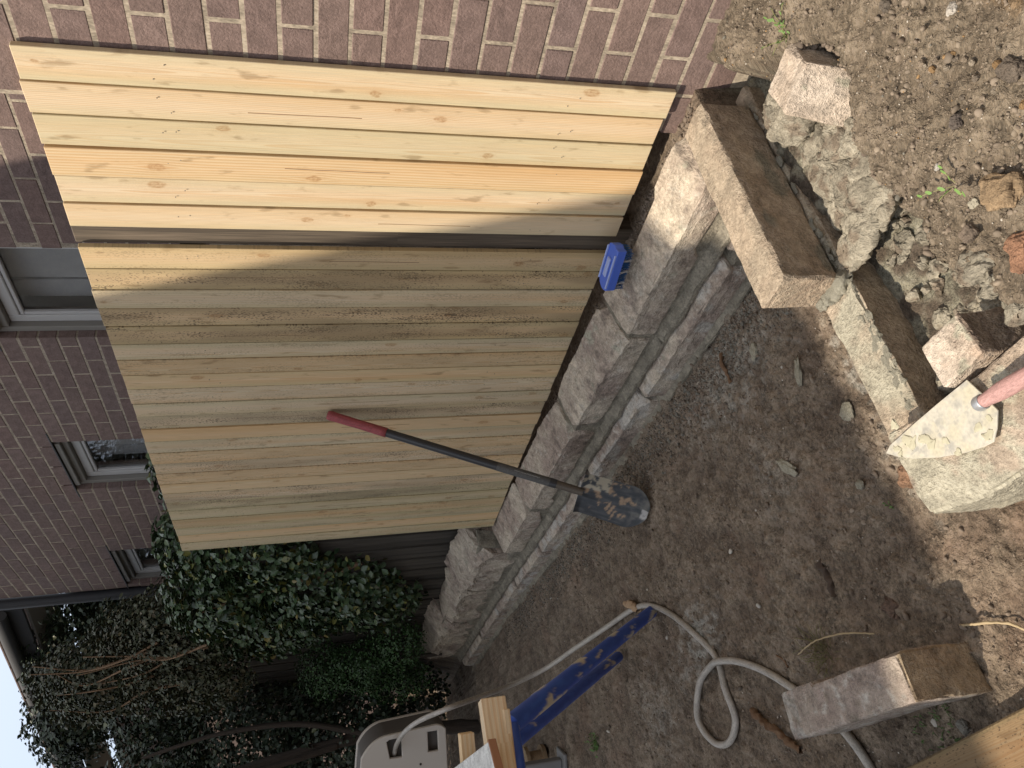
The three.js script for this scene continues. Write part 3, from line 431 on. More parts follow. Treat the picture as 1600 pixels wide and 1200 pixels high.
// stones standing in the trench
{
  const col = (warm) => (p, n, s, ro, fi) => { const a = fbm(p.x * 10 + s, p.y * 10, p.z * 10, 4), b = fbm(p.x * 40 + s, p.y * 40, p.z * 40, 3); let c = mix3([0.70, 0.62, 0.54], [0.58, 0.49, 0.41], clamp(0.5 + 1.8 * a)); c = mix3(c, [0.40, 0.29, 0.22], 0.5 * warm * sst(0.1, 0.4, b + 0.4 * a)); c = mix3(c, CEMENT, sst(0.2, 0.28, fbm(p.x * 15 + s * 2, p.y * 15, p.z * 15 + 4, 3) - p.y * (warm ? -0.6 : 1.2))); return c.map(q => q * (1 + 0.4 * b)); };
  const s1 = single('sandstone_block', stoneGeo(0.16, 0.18, 0.14, { seed: 14, r: 0.004, amp: 0.005, freq: 11, step: 0.006, chips: 3, cut: 0.008, shape: v => { const t = (v.y + 0.09) / 0.18; if (v.x < 0) v.x *= 1.2 - 0.72 * t; v.z *= 1 - 0.12 * t; v.y += v.x * -0.12 * t; }, col: col(0) }), stoneMat, 'pale pink sandstone block set on end in mortar beside the brick wall', 'stone block');
  s1.position.set(1.468, 0.185, -0.945); s1.rotation.y = 0.2;
  const s2 = single('sandstone_block', stoneGeo(0.098, 0.18, 0.115, { seed: 19, r: 0.006, amp: 0.005, freq: 11, step: 0.0055, chips: 6, cut: 0.008, shape: v => { if (v.z > 0 && v.y < 0.06) v.z += 0.022 * sst(0.06, -0.03, v.y); }, col: (p, n, s, ro, fi) => { if (n.z > 0.5) { const band = Math.sin(p.y * 170 + 6 * fbm(p.x * 9, p.y * 9, 2, 2)); return mix3([0.40, 0.325, 0.262], [0.30, 0.235, 0.19], sst(-0.2, 0.9, band)); } return col(1)(p, n, s, ro, fi); } }), stoneMat, 'small squared sandstone block daubed with mortar near the trowel', 'stone block');  // +z face: deep shade painted into the colour, with brown saw banding
  s2.position.set(0.71, 0.132, -0.985); s2.rotation.y = 0.03;
}
// mortar tipped in the trench and lumps along it
{
  const r = rng(63), gs = [];
  const add = (x, y, z, s, fx = 1.3, fy = 0.7) => { const g = new THREE.IcosahedronGeometry(s, s > 0.035 ? 11 : 7); g.scale(fx, fy, 1); g.rotateY(r() * 6); g.translate(x, y, z); gs.push(g); };
  for (let i = 0; i < 130; i++) { const t = r(); const x = mix(0.8, 1.5, t), bz = bankZ(x); const z = mix(-1.16, bz - 0.02, Math.pow(r(), 0.6)); add(x, groundY(x, z) + 0.008, z, 0.009 + 0.02 * r() * r()); }
  for (let i = 0; i < 9; i++) { const x = mix(1.14, 1.3, r()), z = mix(-1.13, -0.97, r()); add(x, 0.118 + 0.012 * r(), z, 0.035 + 0.025 * r(), 1.5, 0.4); }
  for (let i = 0; i < 22; i++) { const x = mix(0.66, 0.8, r()), z = mix(-1.17, -1.0, r()); add(x, 0.05 + 0.02 * r(), z, 0.02 + 0.018 * r(), 1.3, 0.7); }
  for (let i = 0; i < 40; i++) { const x = mix(0.60, 0.78, r()), z = mix(-0.93, -0.8, r()); add(x, groundY(x, z) + 0.0, z, 0.012 + 0.016 * r(), 1.3, 0.6); }
  for (let i = 0; i < 14; i++) { const x = mix(1.5, 1.6, r()), z = mix(-1.13, -1.03, r()); add(x, 0.16 + 0.02 * r(), z, 0.03 + 0.02 * r(), 1.3, 0.7); }
  { const bed = new THREE.SphereGeometry(1, 120, 70); bed.scale(0.22, 0.032, 0.115); bed.rotateY(0.1); bed.translate(1.33, 0.118, -1.055); const bi = bed.toNonIndexed(); gs.push(bi); }
  const m = mergeGeometries(gs.map(g => g.index ? g.toNonIndexed() : g)); const p = m.attributes.position, C = new Float32Array(p.count * 3), uv = m.attributes.uv;
  for (let i = 0; i < p.count; i++) { const x = p.getX(i), y = p.getY(i), z = p.getZ(i); const f = 24, d = 0.024, e = 0.006; const cr = 0.010 * Math.pow(1 - Math.abs(n3(x * 22, y * 22, z * 22)), 14) + 0.005 * Math.pow(1 - Math.abs(n3(x * 60 + 3, y * 60, z * 60)), 12); p.setXYZ(i, x + d * fbm(x * f, y * f, z * f, 4) + e * fbm(x * 190, y * 190, z * 190, 2), y + 0.7 * d * fbm(x * f + 9, y * f, z * f, 4) + e * fbm(x * 190, y * 190 + 5, z * 190, 2) - cr, z + d * fbm(x * f, y * f + 9, z * f, 4)); uv.setXY(i, x * 1.3 + y * 0.6, z * 1.3 + y); const c = mix3([0.26, 0.24, 0.195], [0.43, 0.40, 0.33], clamp(0.55 + 1.8 * fbm(x * 16, y * 16, z * 16, 3))); C.set(mix3(c, [0.22, 0.175, 0.135], 0.8 * sst(0.08, 0.22, fbm(x * 20 + 3, y * 20, z * 20, 3))), i * 3); }
  m.setAttribute('color', new THREE.BufferAttribute(C, 3)); smoothNormals(m);
  const o = shadows(new THREE.Mesh(m, stoneMat)); o.name = 'trench_mortar'; o.userData = { kind: 'stuff', label: 'crumbling grey green mortar tipped along the trench', category: 'mortar' }; scene.add(o);
}
// gravel and crumbs (nobody could count these)
{
  const r = rng(303); const geo = new THREE.IcosahedronGeometry(1, 1); { const p = geo.attributes.position; for (let i = 0; i < p.count; i++) { const x = p.getX(i), y = p.getY(i), z = p.getZ(i), k = 1 + 0.35 * n3(x * 2, y * 2, z * 2); p.setXYZ(i, x * k, y * k * 0.75, z * k); } smoothNormals(geo); }
  const pal = [[0.20, 0.16, 0.125], [0.15, 0.12, 0.095], [0.26, 0.215, 0.165], [0.34, 0.22, 0.11], [0.17, 0.16, 0.135], [0.48, 0.45, 0.40], [0.11, 0.085, 0.066], [0.235, 0.192, 0.149], [0.19, 0.15, 0.116]];
  function scatter(name, label, n, place) {
    const im = new THREE.InstancedMesh(geo, mat({ roughness: 0.95 }), n), M = new THREE.Matrix4(), Q = new THREE.Quaternion(), E = new THREE.Euler(), c = new THREE.Color();
    for (let i = 0; i < n; i++) { const [x, z, s, k] = place(); const q = pal[k]; const y = groundY(x, z); E.set(r() * 6, r() * 6, r() * 6); Q.setFromEuler(E); M.compose(new THREE.Vector3(x, y + s * 0.15, z), Q, new THREE.Vector3(s * (0.8 + 0.6 * r()), s, s * (0.8 + 0.6 * r()))); im.setMatrixAt(i, M); const v = 0.8 + 0.4 * r(); im.setColorAt(i, c.setRGB(q[0] * v, q[1] * v, q[2] * v)); }
    im.name = name; im.castShadow = im.receiveShadow = true; im.userData = { kind: 'stuff', label, category: 'gravel' }; scene.add(im);
  }
  scatter('bed_gravel', 'loose pebbles and crumbs on the raised soil bed', 9000, () => { let x, z; do { x = 0.55 + 1.3 * r(); z = -1.15 + 0.85 * r(); } while (z < bankZ(x) - 0.01); const big = r() < 0.012; return [x, z, big ? 0.003 + 0.005 * r() : 0.0008 + 0.002 * r() * r(), r() < 0.6 ? 7 : r() < 0.6 ? 2 : Math.floor(r() * 6)]; });
  scatter('yard_gravel', 'small crumbs and white chips on the yard soil', 9000, () => { const x = 0.02 + 1.6 * r(), z = -1.2 - 3.2 * Math.pow(r(), 1.2); return [x, z, r() < 0.015 ? 0.004 + 0.005 * r() : 0.0010 + 0.0024 * r() * r(), r() < 0.7 ? (r() < 0.75 ? 8 : 1) : r() < 0.85 ? 0 : 5]; });
  scatter('wall_crumbs', 'mortar crumbs scattered along the foot of the stone wall', 6500, () => { const z = -1.5 - 4.2 * Math.pow(r(), 1.3); const x = inner(z) - 0.30 - 0.22 * r() * r() - 0.05 * r(); return [x, z, 0.002 + 0.005 * r() * r(), r() < 0.4 ? 4 : r() < 0.15 ? 6 : r() < 0.5 ? 1 : 8]; });
  scatter('yard_clods', 'crumbled soil clods pressed into the yard', 2600, () => { let x, z; do { x = 0.02 + 1.5 * r(); z = -1.35 - 2.6 * Math.pow(r(), 1.2); } while (fbm(x * 4, 77, z * 4, 3) < 0.0 && r() < 0.85); return [x, z, 0.003 + 0.008 * r() * r() * r(), r() < 0.6 ? 8 : r() < 0.6 ? 0 : 7]; });
  scatter('bed_clods', 'crumbled soil clods on the raised bed', 700, () => { let x, z; do { x = 0.6 + 1.2 * r(); z = -1.1 + 0.75 * r(); } while (z < bankZ(x) - 0.01 || (fbm(x * 6, 87, z * 6, 3) < 0.02 && r() < 0.85)); return [x, z, 0.003 + 0.007 * r() * r() * r(), r() < 0.75 ? 7 : 8]; });
  scatter('bank_crumbs', 'soil clods between the fence and the stone wall', 1800, () => { const z = -1.3 - 3.0 * r(); return [inner(z) - 0.02 + 0.12 * r(), z, 0.003 + 0.008 * r() * r(), r() < 0.6 ? 8 : 0]; });
  scatter('edge_clods', 'soil clods along the edge of the open trench', 1500, () => { const x = 0.66 + 0.95 * r(); return [x, bankZ(x) - 0.06 * r() + 0.015, 0.003 + 0.007 * r() * r(), r() < 0.5 ? 1 : 0]; });
}

// ---------------------------------------------------------------- loose block, plank
{
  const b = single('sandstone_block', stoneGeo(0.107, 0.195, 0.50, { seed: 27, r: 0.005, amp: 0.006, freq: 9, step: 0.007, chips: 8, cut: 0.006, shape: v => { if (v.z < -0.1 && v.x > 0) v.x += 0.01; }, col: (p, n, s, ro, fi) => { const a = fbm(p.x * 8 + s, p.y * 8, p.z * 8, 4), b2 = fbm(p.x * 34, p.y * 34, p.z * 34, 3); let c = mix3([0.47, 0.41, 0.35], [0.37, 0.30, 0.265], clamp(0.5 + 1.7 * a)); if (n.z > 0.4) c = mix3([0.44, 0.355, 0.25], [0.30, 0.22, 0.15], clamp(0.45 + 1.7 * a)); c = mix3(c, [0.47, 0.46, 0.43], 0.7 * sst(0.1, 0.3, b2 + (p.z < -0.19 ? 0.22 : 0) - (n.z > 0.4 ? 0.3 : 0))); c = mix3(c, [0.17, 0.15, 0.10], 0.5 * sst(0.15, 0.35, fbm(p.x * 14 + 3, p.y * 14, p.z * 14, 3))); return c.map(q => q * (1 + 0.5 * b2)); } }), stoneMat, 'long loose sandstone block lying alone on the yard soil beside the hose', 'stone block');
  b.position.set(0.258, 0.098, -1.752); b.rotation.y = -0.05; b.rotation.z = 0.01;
  const plankMat = mat({ map: woodC, color: lin(0.30, 0.245, 0.19), roughness: 0.9 });
  const pl = thing('timber_plank', 'weathered timber plank lying on the soil past the loose block', 'plank', [0.010, 0.0, -1.55], 0.10);
  const g = cbox(0.22, 0.045, 1.5, 0.004); const u = g.attributes.uv, p = g.attributes.position; for (let i = 0; i < u.count; i++) u.setXY(i, (p.getX(i) + 0.11) / 0.44 + p.getY(i), (p.getZ(i) + 0.75) / 1.72);
  mesh('board', at(g, 0, 0.05, 0), plankMat, pl); mesh('packer', at(cbox(0.2, 0.03, 0.06, 0.003), 0, 0.013, -0.5), pineSets[1][1], pl); mesh('packer', at(cbox(0.2, 0.03, 0.06, 0.003), 0, 0.013, 0.5), pineSets[1][1], pl);
}

// ---------------------------------------------------------------- shovel leaning on the fence
{
  const tip = pix(1013, 800, 0.012), topP = new THREE.Vector3(FX - 0.022, 1.4 - 0.112, -2.905);
  const ax = topP.clone().sub(tip); const L = ax.length(); ax.normalize();
  const sh = thing('shovel', 'long handled shovel with red grip leaning on the fence', 'shovel', tip.toArray());
  // local frame: Y along the shaft, X across the blade, Z out of its hollow face (towards the yard)
  let Zv = new THREE.Vector3(-0.8, 0.35, 0.55); Zv.addScaledVector(ax, -Zv.dot(ax)).normalize(); const Xv = new THREE.Vector3().crossVectors(ax, Zv);
  sh.quaternion.setFromRotationMatrix(new THREE.Matrix4().makeBasis(Xv, ax, Zv));
  const r0 = 0.0185;
  const nu = 40, nv = 60, BL = 0.30, BWd = 0.098; const pos = [], uv = [], col = [], idx = [];
  const outline = t => t < 0.30 ? BWd * Math.pow(Math.sin(Math.PI / 2 * clamp(t / 0.30 * 0.96 + 0.04)), 0.5) : BWd * (1 - 0.10 * (t - 0.30));
  for (let sd = 0; sd < 2; sd++) for (let j = 0; j <= nv; j++) for (let i = 0; i <= nu; i++) {
    const t = j / nv, s = i / nu * 2 - 1, w = outline(t); const x = s * w; const dish = 0.02 * (s * s) * (0.35 + 0.65 * t) + 0.018 * Math.pow(1 - t, 2) + (t > 0.93 ? 0.014 * (t - 0.93) / 0.07 * Math.abs(s) : 0); const ridge = 0.014 * Math.exp(-Math.pow(x / 0.017, 2)) * sst(0.42, 1, t);
    pos.push(x, t * BL, dish + ridge - 0.012 + (sd ? -0.0022 : 0)); uv.push(x * 3, t * BL * 3);
    const m1 = fbm(x * 26 + 3, t * 9, 2, 4); let c = mix3([0.050, 0.055, 0.062], [0.10, 0.105, 0.11], sst(-0.1, 0.4, fbm(x * 60, t * 4, 1, 3))); c = mix3(c, [0.20, 0.19, 0.17], 0.7 * sst(0.5, 0.12, t) * sst(-0.2, 0.3, m1));
    const patch = Math.max(sst(0.0, 0.16, m1 + 0.34 - 7 * Math.hypot((x - 0.062) * 0.9, (t - 0.76) * 0.18)), sst(0.0, 0.16, m1 + 0.16 - 9 * Math.hypot((x - 0.015), (t - 0.30) * 0.25)), sst(0.0, 0.12, m1 + 0.2 - 8 * Math.hypot((x + 0.045) * 1.2, (t - 0.5) * 0.16)) * (Math.sin(t * 90 + x * 120) > -0.3 ? 1 : 0.1)); c = mix3(c, x > 0.02 && t > 0.6 ? [0.42, 0.37, 0.28] : [0.36, 0.25, 0.16], 0.9 * patch); if (t < 0.10 && s < 0.1) c = mix3(c, [0.5, 0.48, 0.46], 0.8 * sst(0.0, 0.3, m1 + 0.2)); col.push(...c);
  }
  const off = (nu + 1) * (nv + 1); for (let j = 0; j < nv; j++) for (let i = 0; i < nu; i++) { const a = j * (nu + 1) + i; idx.push(a, a + 1, a + nu + 1, a + 1, a + nu + 2, a + nu + 1); idx.push(off + a, off + a + nu + 1, off + a + 1, off + a + 1, off + a + nu + 1, off + a + nu + 2); }
  const ring = []; for (let i = 0; i <= nu; i++) ring.push(i); for (let j = 1; j <= nv; j++) ring.push(j * (nu + 1) + nu); for (let i = nu - 1; i >= 0; i--) ring.push(nv * (nu + 1) + i); for (let j = nv - 1; j > 0; j--) ring.push(j * (nu + 1));
  for (let k = 0; k < ring.length; k++) { const a = ring[k], b = ring[(k + 1) % ring.length]; idx.push(a, off + a, b, b, off + a, off + b); }
  const bg = new THREE.BufferGeometry(); bg.setAttribute('position', new THREE.Float32BufferAttribute(pos, 3)); bg.setAttribute('uv', new THREE.Float32BufferAttribute(uv, 2)); bg.setAttribute('color', new THREE.Float32BufferAttribute(col, 3)); bg.setIndex(idx); bg.computeVertexNormals();
  mesh('blade', bg, mat({ vertexColors: true, roughness: 0.5, metalness: 0.35, bumpMap: rep(gritBump, 2, 2), bumpScale: 0.001 }), sh);
  const cyl = (a, b, ra, rb, m, n) => mesh(n, new THREE.CylinderGeometry(rb, ra, b - a, 24, 1).translate(0, (a + b) / 2, 0.0), m, sh);
  const steel = mat({ color: lin(0.17, 0.145, 0.12), roughness: 0.6, metalness: 0.5, map: rep(gritMap, 3, 8) });
  const black = mat({ color: lin(0.028, 0.029, 0.032), roughness: 0.38 }), grey = mat({ color: lin(0.11, 0.11, 0.11), roughness: 0.7, map: rep(gritMap, 2, 6) });
  cyl(0.285, 0.40, 0.017, 0.0175, steel, 'socket'); cyl(0.40, 0.43, 0.0195, 0.0195, black, 'collar'); cyl(0.43, 0.66, 0.019, 0.0188, grey, 'worn_sleeve');
  mesh('print', new THREE.CylinderGeometry(0.0194, 0.0194, 0.11, 20, 1, true, 0.5, 0.5).translate(0, 0.53, 0), mat({ color: lin(0.5, 0.5, 0.48), roughness: 0.8, alphaMap: tex(64, 256, (i, j) => { const v = ((j * 7 + ((i * 3) >> 4) * 5) % 23) < 11 && i > 18 && i < 44 && (j % 9) < 6 ? 255 : 0; return [v, v, v]; }, false), transparent: true, alphaTest: 0.5 }), sh);
  cyl(0.66, L - 0.26, r0, 0.0178, black, 'shaft');
  const lp = [[0.0, 0], [0.021, 0.0], [0.0205, 0.03], [0.0195, 0.12], [0.0205, 0.22], [0.0215, 0.25], [0.019, 0.262], [0, 0.266]].map(([a, b]) => new THREE.Vector2(a, b)); mesh('grip', new THREE.LatheGeometry(lp, 28).translate(0, L - 0.262, 0), mat({ color: lin(0.36, 0.075, 0.085), roughness: 0.65, map: rep(gritMap, 2, 3) }), sh);
}

// ---------------------------------------------------------------- brick trowel on the corner stone
{
  const H = 0.214; const pts = [[1386, 708], [1392, 696], [1430, 662], [1470, 628], [1512, 594], [1535, 615], [1560, 641], [1559, 668], [1554, 690], [1540, 697], [1510, 707], [1470, 714], [1430, 716], [1404, 713]].map(([a, b]) => pix(a, b, H));
  const base = new THREE.Vector3(0.6, H, -1.1); const t = thing('brick_trowel', 'mortar smeared brick trowel with faded pink handle on the corner stone', 'trowel', base.toArray());
  const s = new THREE.Shape(pts.map(p => new THREE.Vector2(p.x - base.x, -(p.z - base.z))));
  const g = new THREE.ExtrudeGeometry(s, { depth: 0.0018, bevelEnabled: true, bevelSize: 0.0006, bevelThickness: 0.0006, bevelSegments: 1, steps: 1 }); g.rotateX(-Math.PI / 2);
  mesh('blade', g, mat({ color: lin(0.72, 0.71, 0.66), roughness: 0.45, metalness: 0.15, map: rep(tex(256, 256, (i, j) => { const a = fbm(i / 40, j / 40, 2, 4), b = fbm(i / 9, j / 9, 7, 3); let c = mix3([236, 233, 226], [205, 204, 202], sst(-0.1, 0.3, a)); c = mix3(c, [232, 226, 206], 0.7 * sst(-0.1, 0.3, fbm(i / 60 + 9, j / 60, 12, 3) + 0.25 * b)); return c.map(q => q + 30 * b); }), 5, 5) }), t);
  const r = rng(9), gs = []; for (const [a, b, sz] of [[1420, 688, 0.011], [1428, 692, 0.009], [1446, 688, 0.012], [1456, 694, 0.010], [1404, 700, 0.007], [1400, 664, 0.009], [1545, 680, 0.009], [1530, 672, 0.006], [1480, 690, 0.006], [1500, 706, 0.007], [1410, 710, 0.006], [1550, 655, 0.006]]) { const p = pix(a, b, H); const q = new THREE.IcosahedronGeometry(sz, 3); q.scale(1.4, 0.2, 1); q.rotateY(r() * 6); q.translate(p.x - base.x, 0.003, p.z - base.z); gs.push(q); }
  const mg = mergeGeometries(gs); { const p = mg.attributes.position; for (let i = 0; i < p.count; i++) { const x = p.getX(i), y = p.getY(i), z = p.getZ(i); p.setXYZ(i, x + 0.016 * fbm(x * 70, y * 70, z * 70, 3), y + 0.003 * fbm(x * 160 + 4, y * 160, z * 160, 2), z + 0.016 * fbm(x * 70, y * 70 + 4, z * 70, 3)); } smoothNormals(mg); }
  mesh('mortar_daubs', mg, mat({ color: lin(0.47, 0.45, 0.34), roughness: 1 }), t);
  const h0 = pix(1528, 632, 0.243), h1 = pix(1612, 583, 0.262), dir = h1.clone().sub(h0), hl = dir.length() + 0.02; dir.normalize();
  const prof = [[0, 0], [0.0125, 0.001], [0.0135, 0.004], [0.0138, 0.014], [0.0118, 0.016], [0.0125, 0.03], [0.0155, 0.06], [0.016, 0.085], [0.014, hl - 0.01], [0.008, hl], [0, hl + 0.002]].map(([a, b]) => new THREE.Vector2(a, b));
  const hg = new THREE.LatheGeometry(prof, 26); const hm = mesh('handle', hg, mat({ color: lin(0.56, 0.34, 0.33), roughness: 0.85, map: rep(gritMap, 3, 3) }), t); hm.position.copy(h0).sub(base); hm.quaternion.setFromUnitVectors(new THREE.Vector3(0, 1, 0), dir);
  const fer = mesh('ferrule', new THREE.LatheGeometry([[0, -0.001], [0.0128, -0.0006], [0.0142, 0.003], [0.0144, 0.0145], [0.0126, 0.0165]].map(([a, b]) => new THREE.Vector2(a, b)), 26), mat({ color: lin(0.45, 0.47, 0.5), roughness: 0.4, metalness: 0.6 }), t); fer.position.copy(hm.position); fer.quaternion.copy(hm.quaternion);
  const tang = new THREE.CatmullRomCurve3([h0.clone().sub(base).addScaledVector(dir, 0.006), h0.clone().sub(base).addScaledVector(dir, -0.008).add(new THREE.Vector3(0, -0.008, 0)), h0.clone().sub(base).addScaledVector(dir, -0.012).setY(0.003)]); mesh('tang', new THREE.TubeGeometry(tang, 12, 0.005, 10), mat({ color: lin(0.5, 0.49, 0.44), roughness: 0.5, metalness: 0.4 }), t);
}

// ---------------------------------------------------------------- scrubbing brush on the wall
{
  const c = pix(962, 416, 0.355); const b = thing('scrubbing_brush', 'blue plastic scrubbing brush resting bristles down on the stone wall', 'brush', [c.x, 0.30, c.z], 0.18);
  const s = new THREE.Shape(); s.moveTo(-0.034, -0.125); s.lineTo(-0.024, -0.125); s.lineTo(-0.018, -0.118); s.lineTo(0.0, -0.128); s.lineTo(0.02, -0.118); s.lineTo(0.034, -0.105); s.lineTo(0.034, 0.10); s.quadraticCurveTo(0.03, 0.125, 0.0, 0.13); s.quadraticCurveTo(-0.03, 0.125, -0.034, 0.10); s.closePath();
  const blue = mat({ color: lin(0.075, 0.15, 0.60), roughness: 0.42 }), paleb = mat({ color: lin(0.32, 0.40, 0.70), roughness: 0.5 });
  const k = new THREE.Group(); k.name = 'head'; b.add(k); k.scale.set(1, 1, 0.68); k.rotation.z = 0.05; k.position.set(0.0, 0.022, 0);
  const g = new THREE.ExtrudeGeometry(s, { depth: 0.026, bevelEnabled: true, bevelSize: 0.003, bevelThickness: 0.003, bevelSegments: 2 }); g.rotateX(-Math.PI / 2); g.translate(0, 0.033, 0); mesh('back', g, blue, k);
  mesh('rim', at(cbox(0.006, 0.008, 0.20, 0.002), -0.033, 0.065, 0.0), paleb, k); mesh('rim', at(cbox(0.006, 0.008, 0.20, 0.002), 0.033, 0.065, 0.0), paleb, k); mesh('grip_bar', at(cbox(0.022, 0.009, 0.11, 0.003), 0, 0.0655, 0.0), paleb, k);
  const r = rng(8); const mk = (test) => { const gs = []; for (let i = 0; i < 16; i++) for (let j = 0; j < 5; j++) { if (test(i) === false) continue; for (let q = 0; q < 5; q++) { const gg = new THREE.CylinderGeometry(0.0009, 0.0012, 0.036, 4); gg.rotateX((r() - 0.5) * 0.5); gg.rotateZ((r() - 0.5) * 0.5 - (j - 2) * 0.12); gg.translate((j - 2) * 0.013 + (r() - 0.5) * 0.007, 0.014, -0.105 + i * 0.0138 + (r() - 0.5) * 0.007); gs.push(gg); } } return mergeGeometries(gs); };
  mesh('bristles', mk(i => i % 5 !== 2), mat({ color: lin(0.02, 0.10, 0.28), roughness: 0.5 }), k); const wb = mesh('bristles', mk(i => i % 5 === 2), mat({ color: lin(0.6, 0.6, 0.62), roughness: 0.5 }), k); wb.userData.label = 'white bristle tufts';
}

// ---------------------------------------------------------------- hose reel, hose, trestle and timber at the left of the yard
{
  const reel = thing('hose_reel', 'beige plastic hose reel housing with a slot for the hose', 'hose reel', [0.745, 0.0, -4.72], -0.5);
  const m = mat({ color: lin(0.50, 0.46, 0.41), roughness: 0.6 }), hole = mat({ color: lin(0.045, 0.04, 0.035), roughness: 0.9 });
  const s = new THREE.Shape(); s.moveTo(-0.2, 0.70); s.lineTo(0.16, 0.70); s.quadraticCurveTo(0.185, 0.72, 0.185, 0.75); s.lineTo(0.165, 1.02); s.quadraticCurveTo(0.15, 1.10, 0.07, 1.145); s.lineTo(-0.1, 1.165); s.quadraticCurveTo(-0.24, 1.15, -0.25, 1.05); s.lineTo(-0.25, 0.76); s.closePath();
  const slot = new THREE.Path(); slot.moveTo(0.045, 0.93); slot.lineTo(0.145, 0.93); slot.quadraticCurveTo(0.157, 0.95, 0.152, 1.0); slot.lineTo(0.14, 1.02); slot.lineTo(0.045, 1.005); slot.closePath(); s.holes.push(slot);
  const sl2 = new THREE.Path(); sl2.moveTo(0.05, 0.735); sl2.lineTo(0.165, 0.735); sl2.lineTo(0.165, 0.80); sl2.lineTo(0.05, 0.80); sl2.closePath(); s.holes.push(sl2);
  mesh('housing', new THREE.ExtrudeGeometry(s, { depth: 0.012, bevelEnabled: true, bevelSize: 0.006, bevelThickness: 0.006, bevelSegments: 3 }).translate(0, 0, 0.10), m, reel);
  const s2 = new THREE.Shape(); s2.moveTo(-0.2, 0.70); s2.lineTo(0.16, 0.70); s2.quadraticCurveTo(0.185, 0.72, 0.185, 0.75); s2.lineTo(0.165, 1.02); s2.quadraticCurveTo(0.15, 1.10, 0.07, 1.145); s2.lineTo(-0.1, 1.165); s2.quadraticCurveTo(-0.24, 1.15, -0.25, 1.05); s2.lineTo(-0.25, 0.76); s2.closePath();
  mesh('rear_shell', new THREE.ExtrudeGeometry(s2, { depth: 0.19, bevelEnabled: true, bevelSize: 0.005, bevelThickness: 0.005, bevelSegments: 3 }).translate(0, 0, -0.12), mat({ color: lin(0.10, 0.09, 0.08), roughness: 0.8 }), reel);
  mesh('cover', new THREE.ExtrudeGeometry(s2, { depth: 0.02, bevelEnabled: true, bevelSize: 0.008, bevelThickness: 0.006, bevelSegments: 3 }).translate(0, 0.004, -0.15), m, reel);
  for (const [x, y] of [[-0.05, 0.86], [-0.1, 0.93], [-0.04, 0.78], [0.0, 0.84], [-0.02, 1.08]]) mesh('screw', new THREE.CylinderGeometry(0.006, 0.006, 0.004, 12).rotateX(Math.PI / 2).translate(x, y, 0.119), hole, reel);
  mesh('stand', mergeGeometries([at(cbox(0.06, 0.66, 0.06, 0.006), -0.16, 0.352, 0), at(cbox(0.14, 0.02, 0.14, 0.004), -0.16, 0.012, 0)]), mat({ color: lin(0.22, 0.22, 0.22), roughness: 0.6 }), reel);
  const hp = [new THREE.Vector3(0.758, 0.972, -4.63), new THREE.Vector3(0.782, 0.968, -4.55), pix(652, 1128, 0.92), pix(700, 1107, 0.80), pix(750, 1089, 0.61), pix(800, 1070, 0.40), pix(850, 1046, 0.22), pix(900, 1012, 0.09), pix(945, 980, 0.03), pix(982, 953, 0.016), pix(1010, 946, 0.016), pix(1040, 956, 0.016), pix(1080, 986, 0.016), pix(1112, 1030, 0.016), pix(1130, 1075, 0.018), pix(1143, 1125, 0.018), pix(1135, 1160, 0.016), pix(1112, 1160, 0.016), pix(1092, 1125, 0.016), pix(1090, 1070, 0.016), pix(1104, 1040, 0.03), pix(1118, 1034, 0.042), pix(1145, 1034, 0.03), pix(1185, 1046, 0.016), pix(1235, 1074, 0.016), pix(1290, 1115, 0.016), pix(1325, 1150, 0.016), pix(1358, 1200, 0.016), pix(1385, 1260, 0.016)];
  hp.forEach(p => { if (p.y < 0.05) p.y += groundY(p.x, p.z) - 0.002; });
  single('garden_hose', new THREE.TubeGeometry(new THREE.CatmullRomCurve3(hp, false, 'centripetal'), 500, 0.0118, 14), mat({ color: lin(0.50, 0.47, 0.43), roughness: 0.5, map: rep(gritMap, 20, 1) }), 'pale garden hose running from the reel and looping once on the soil', 'hose');
}
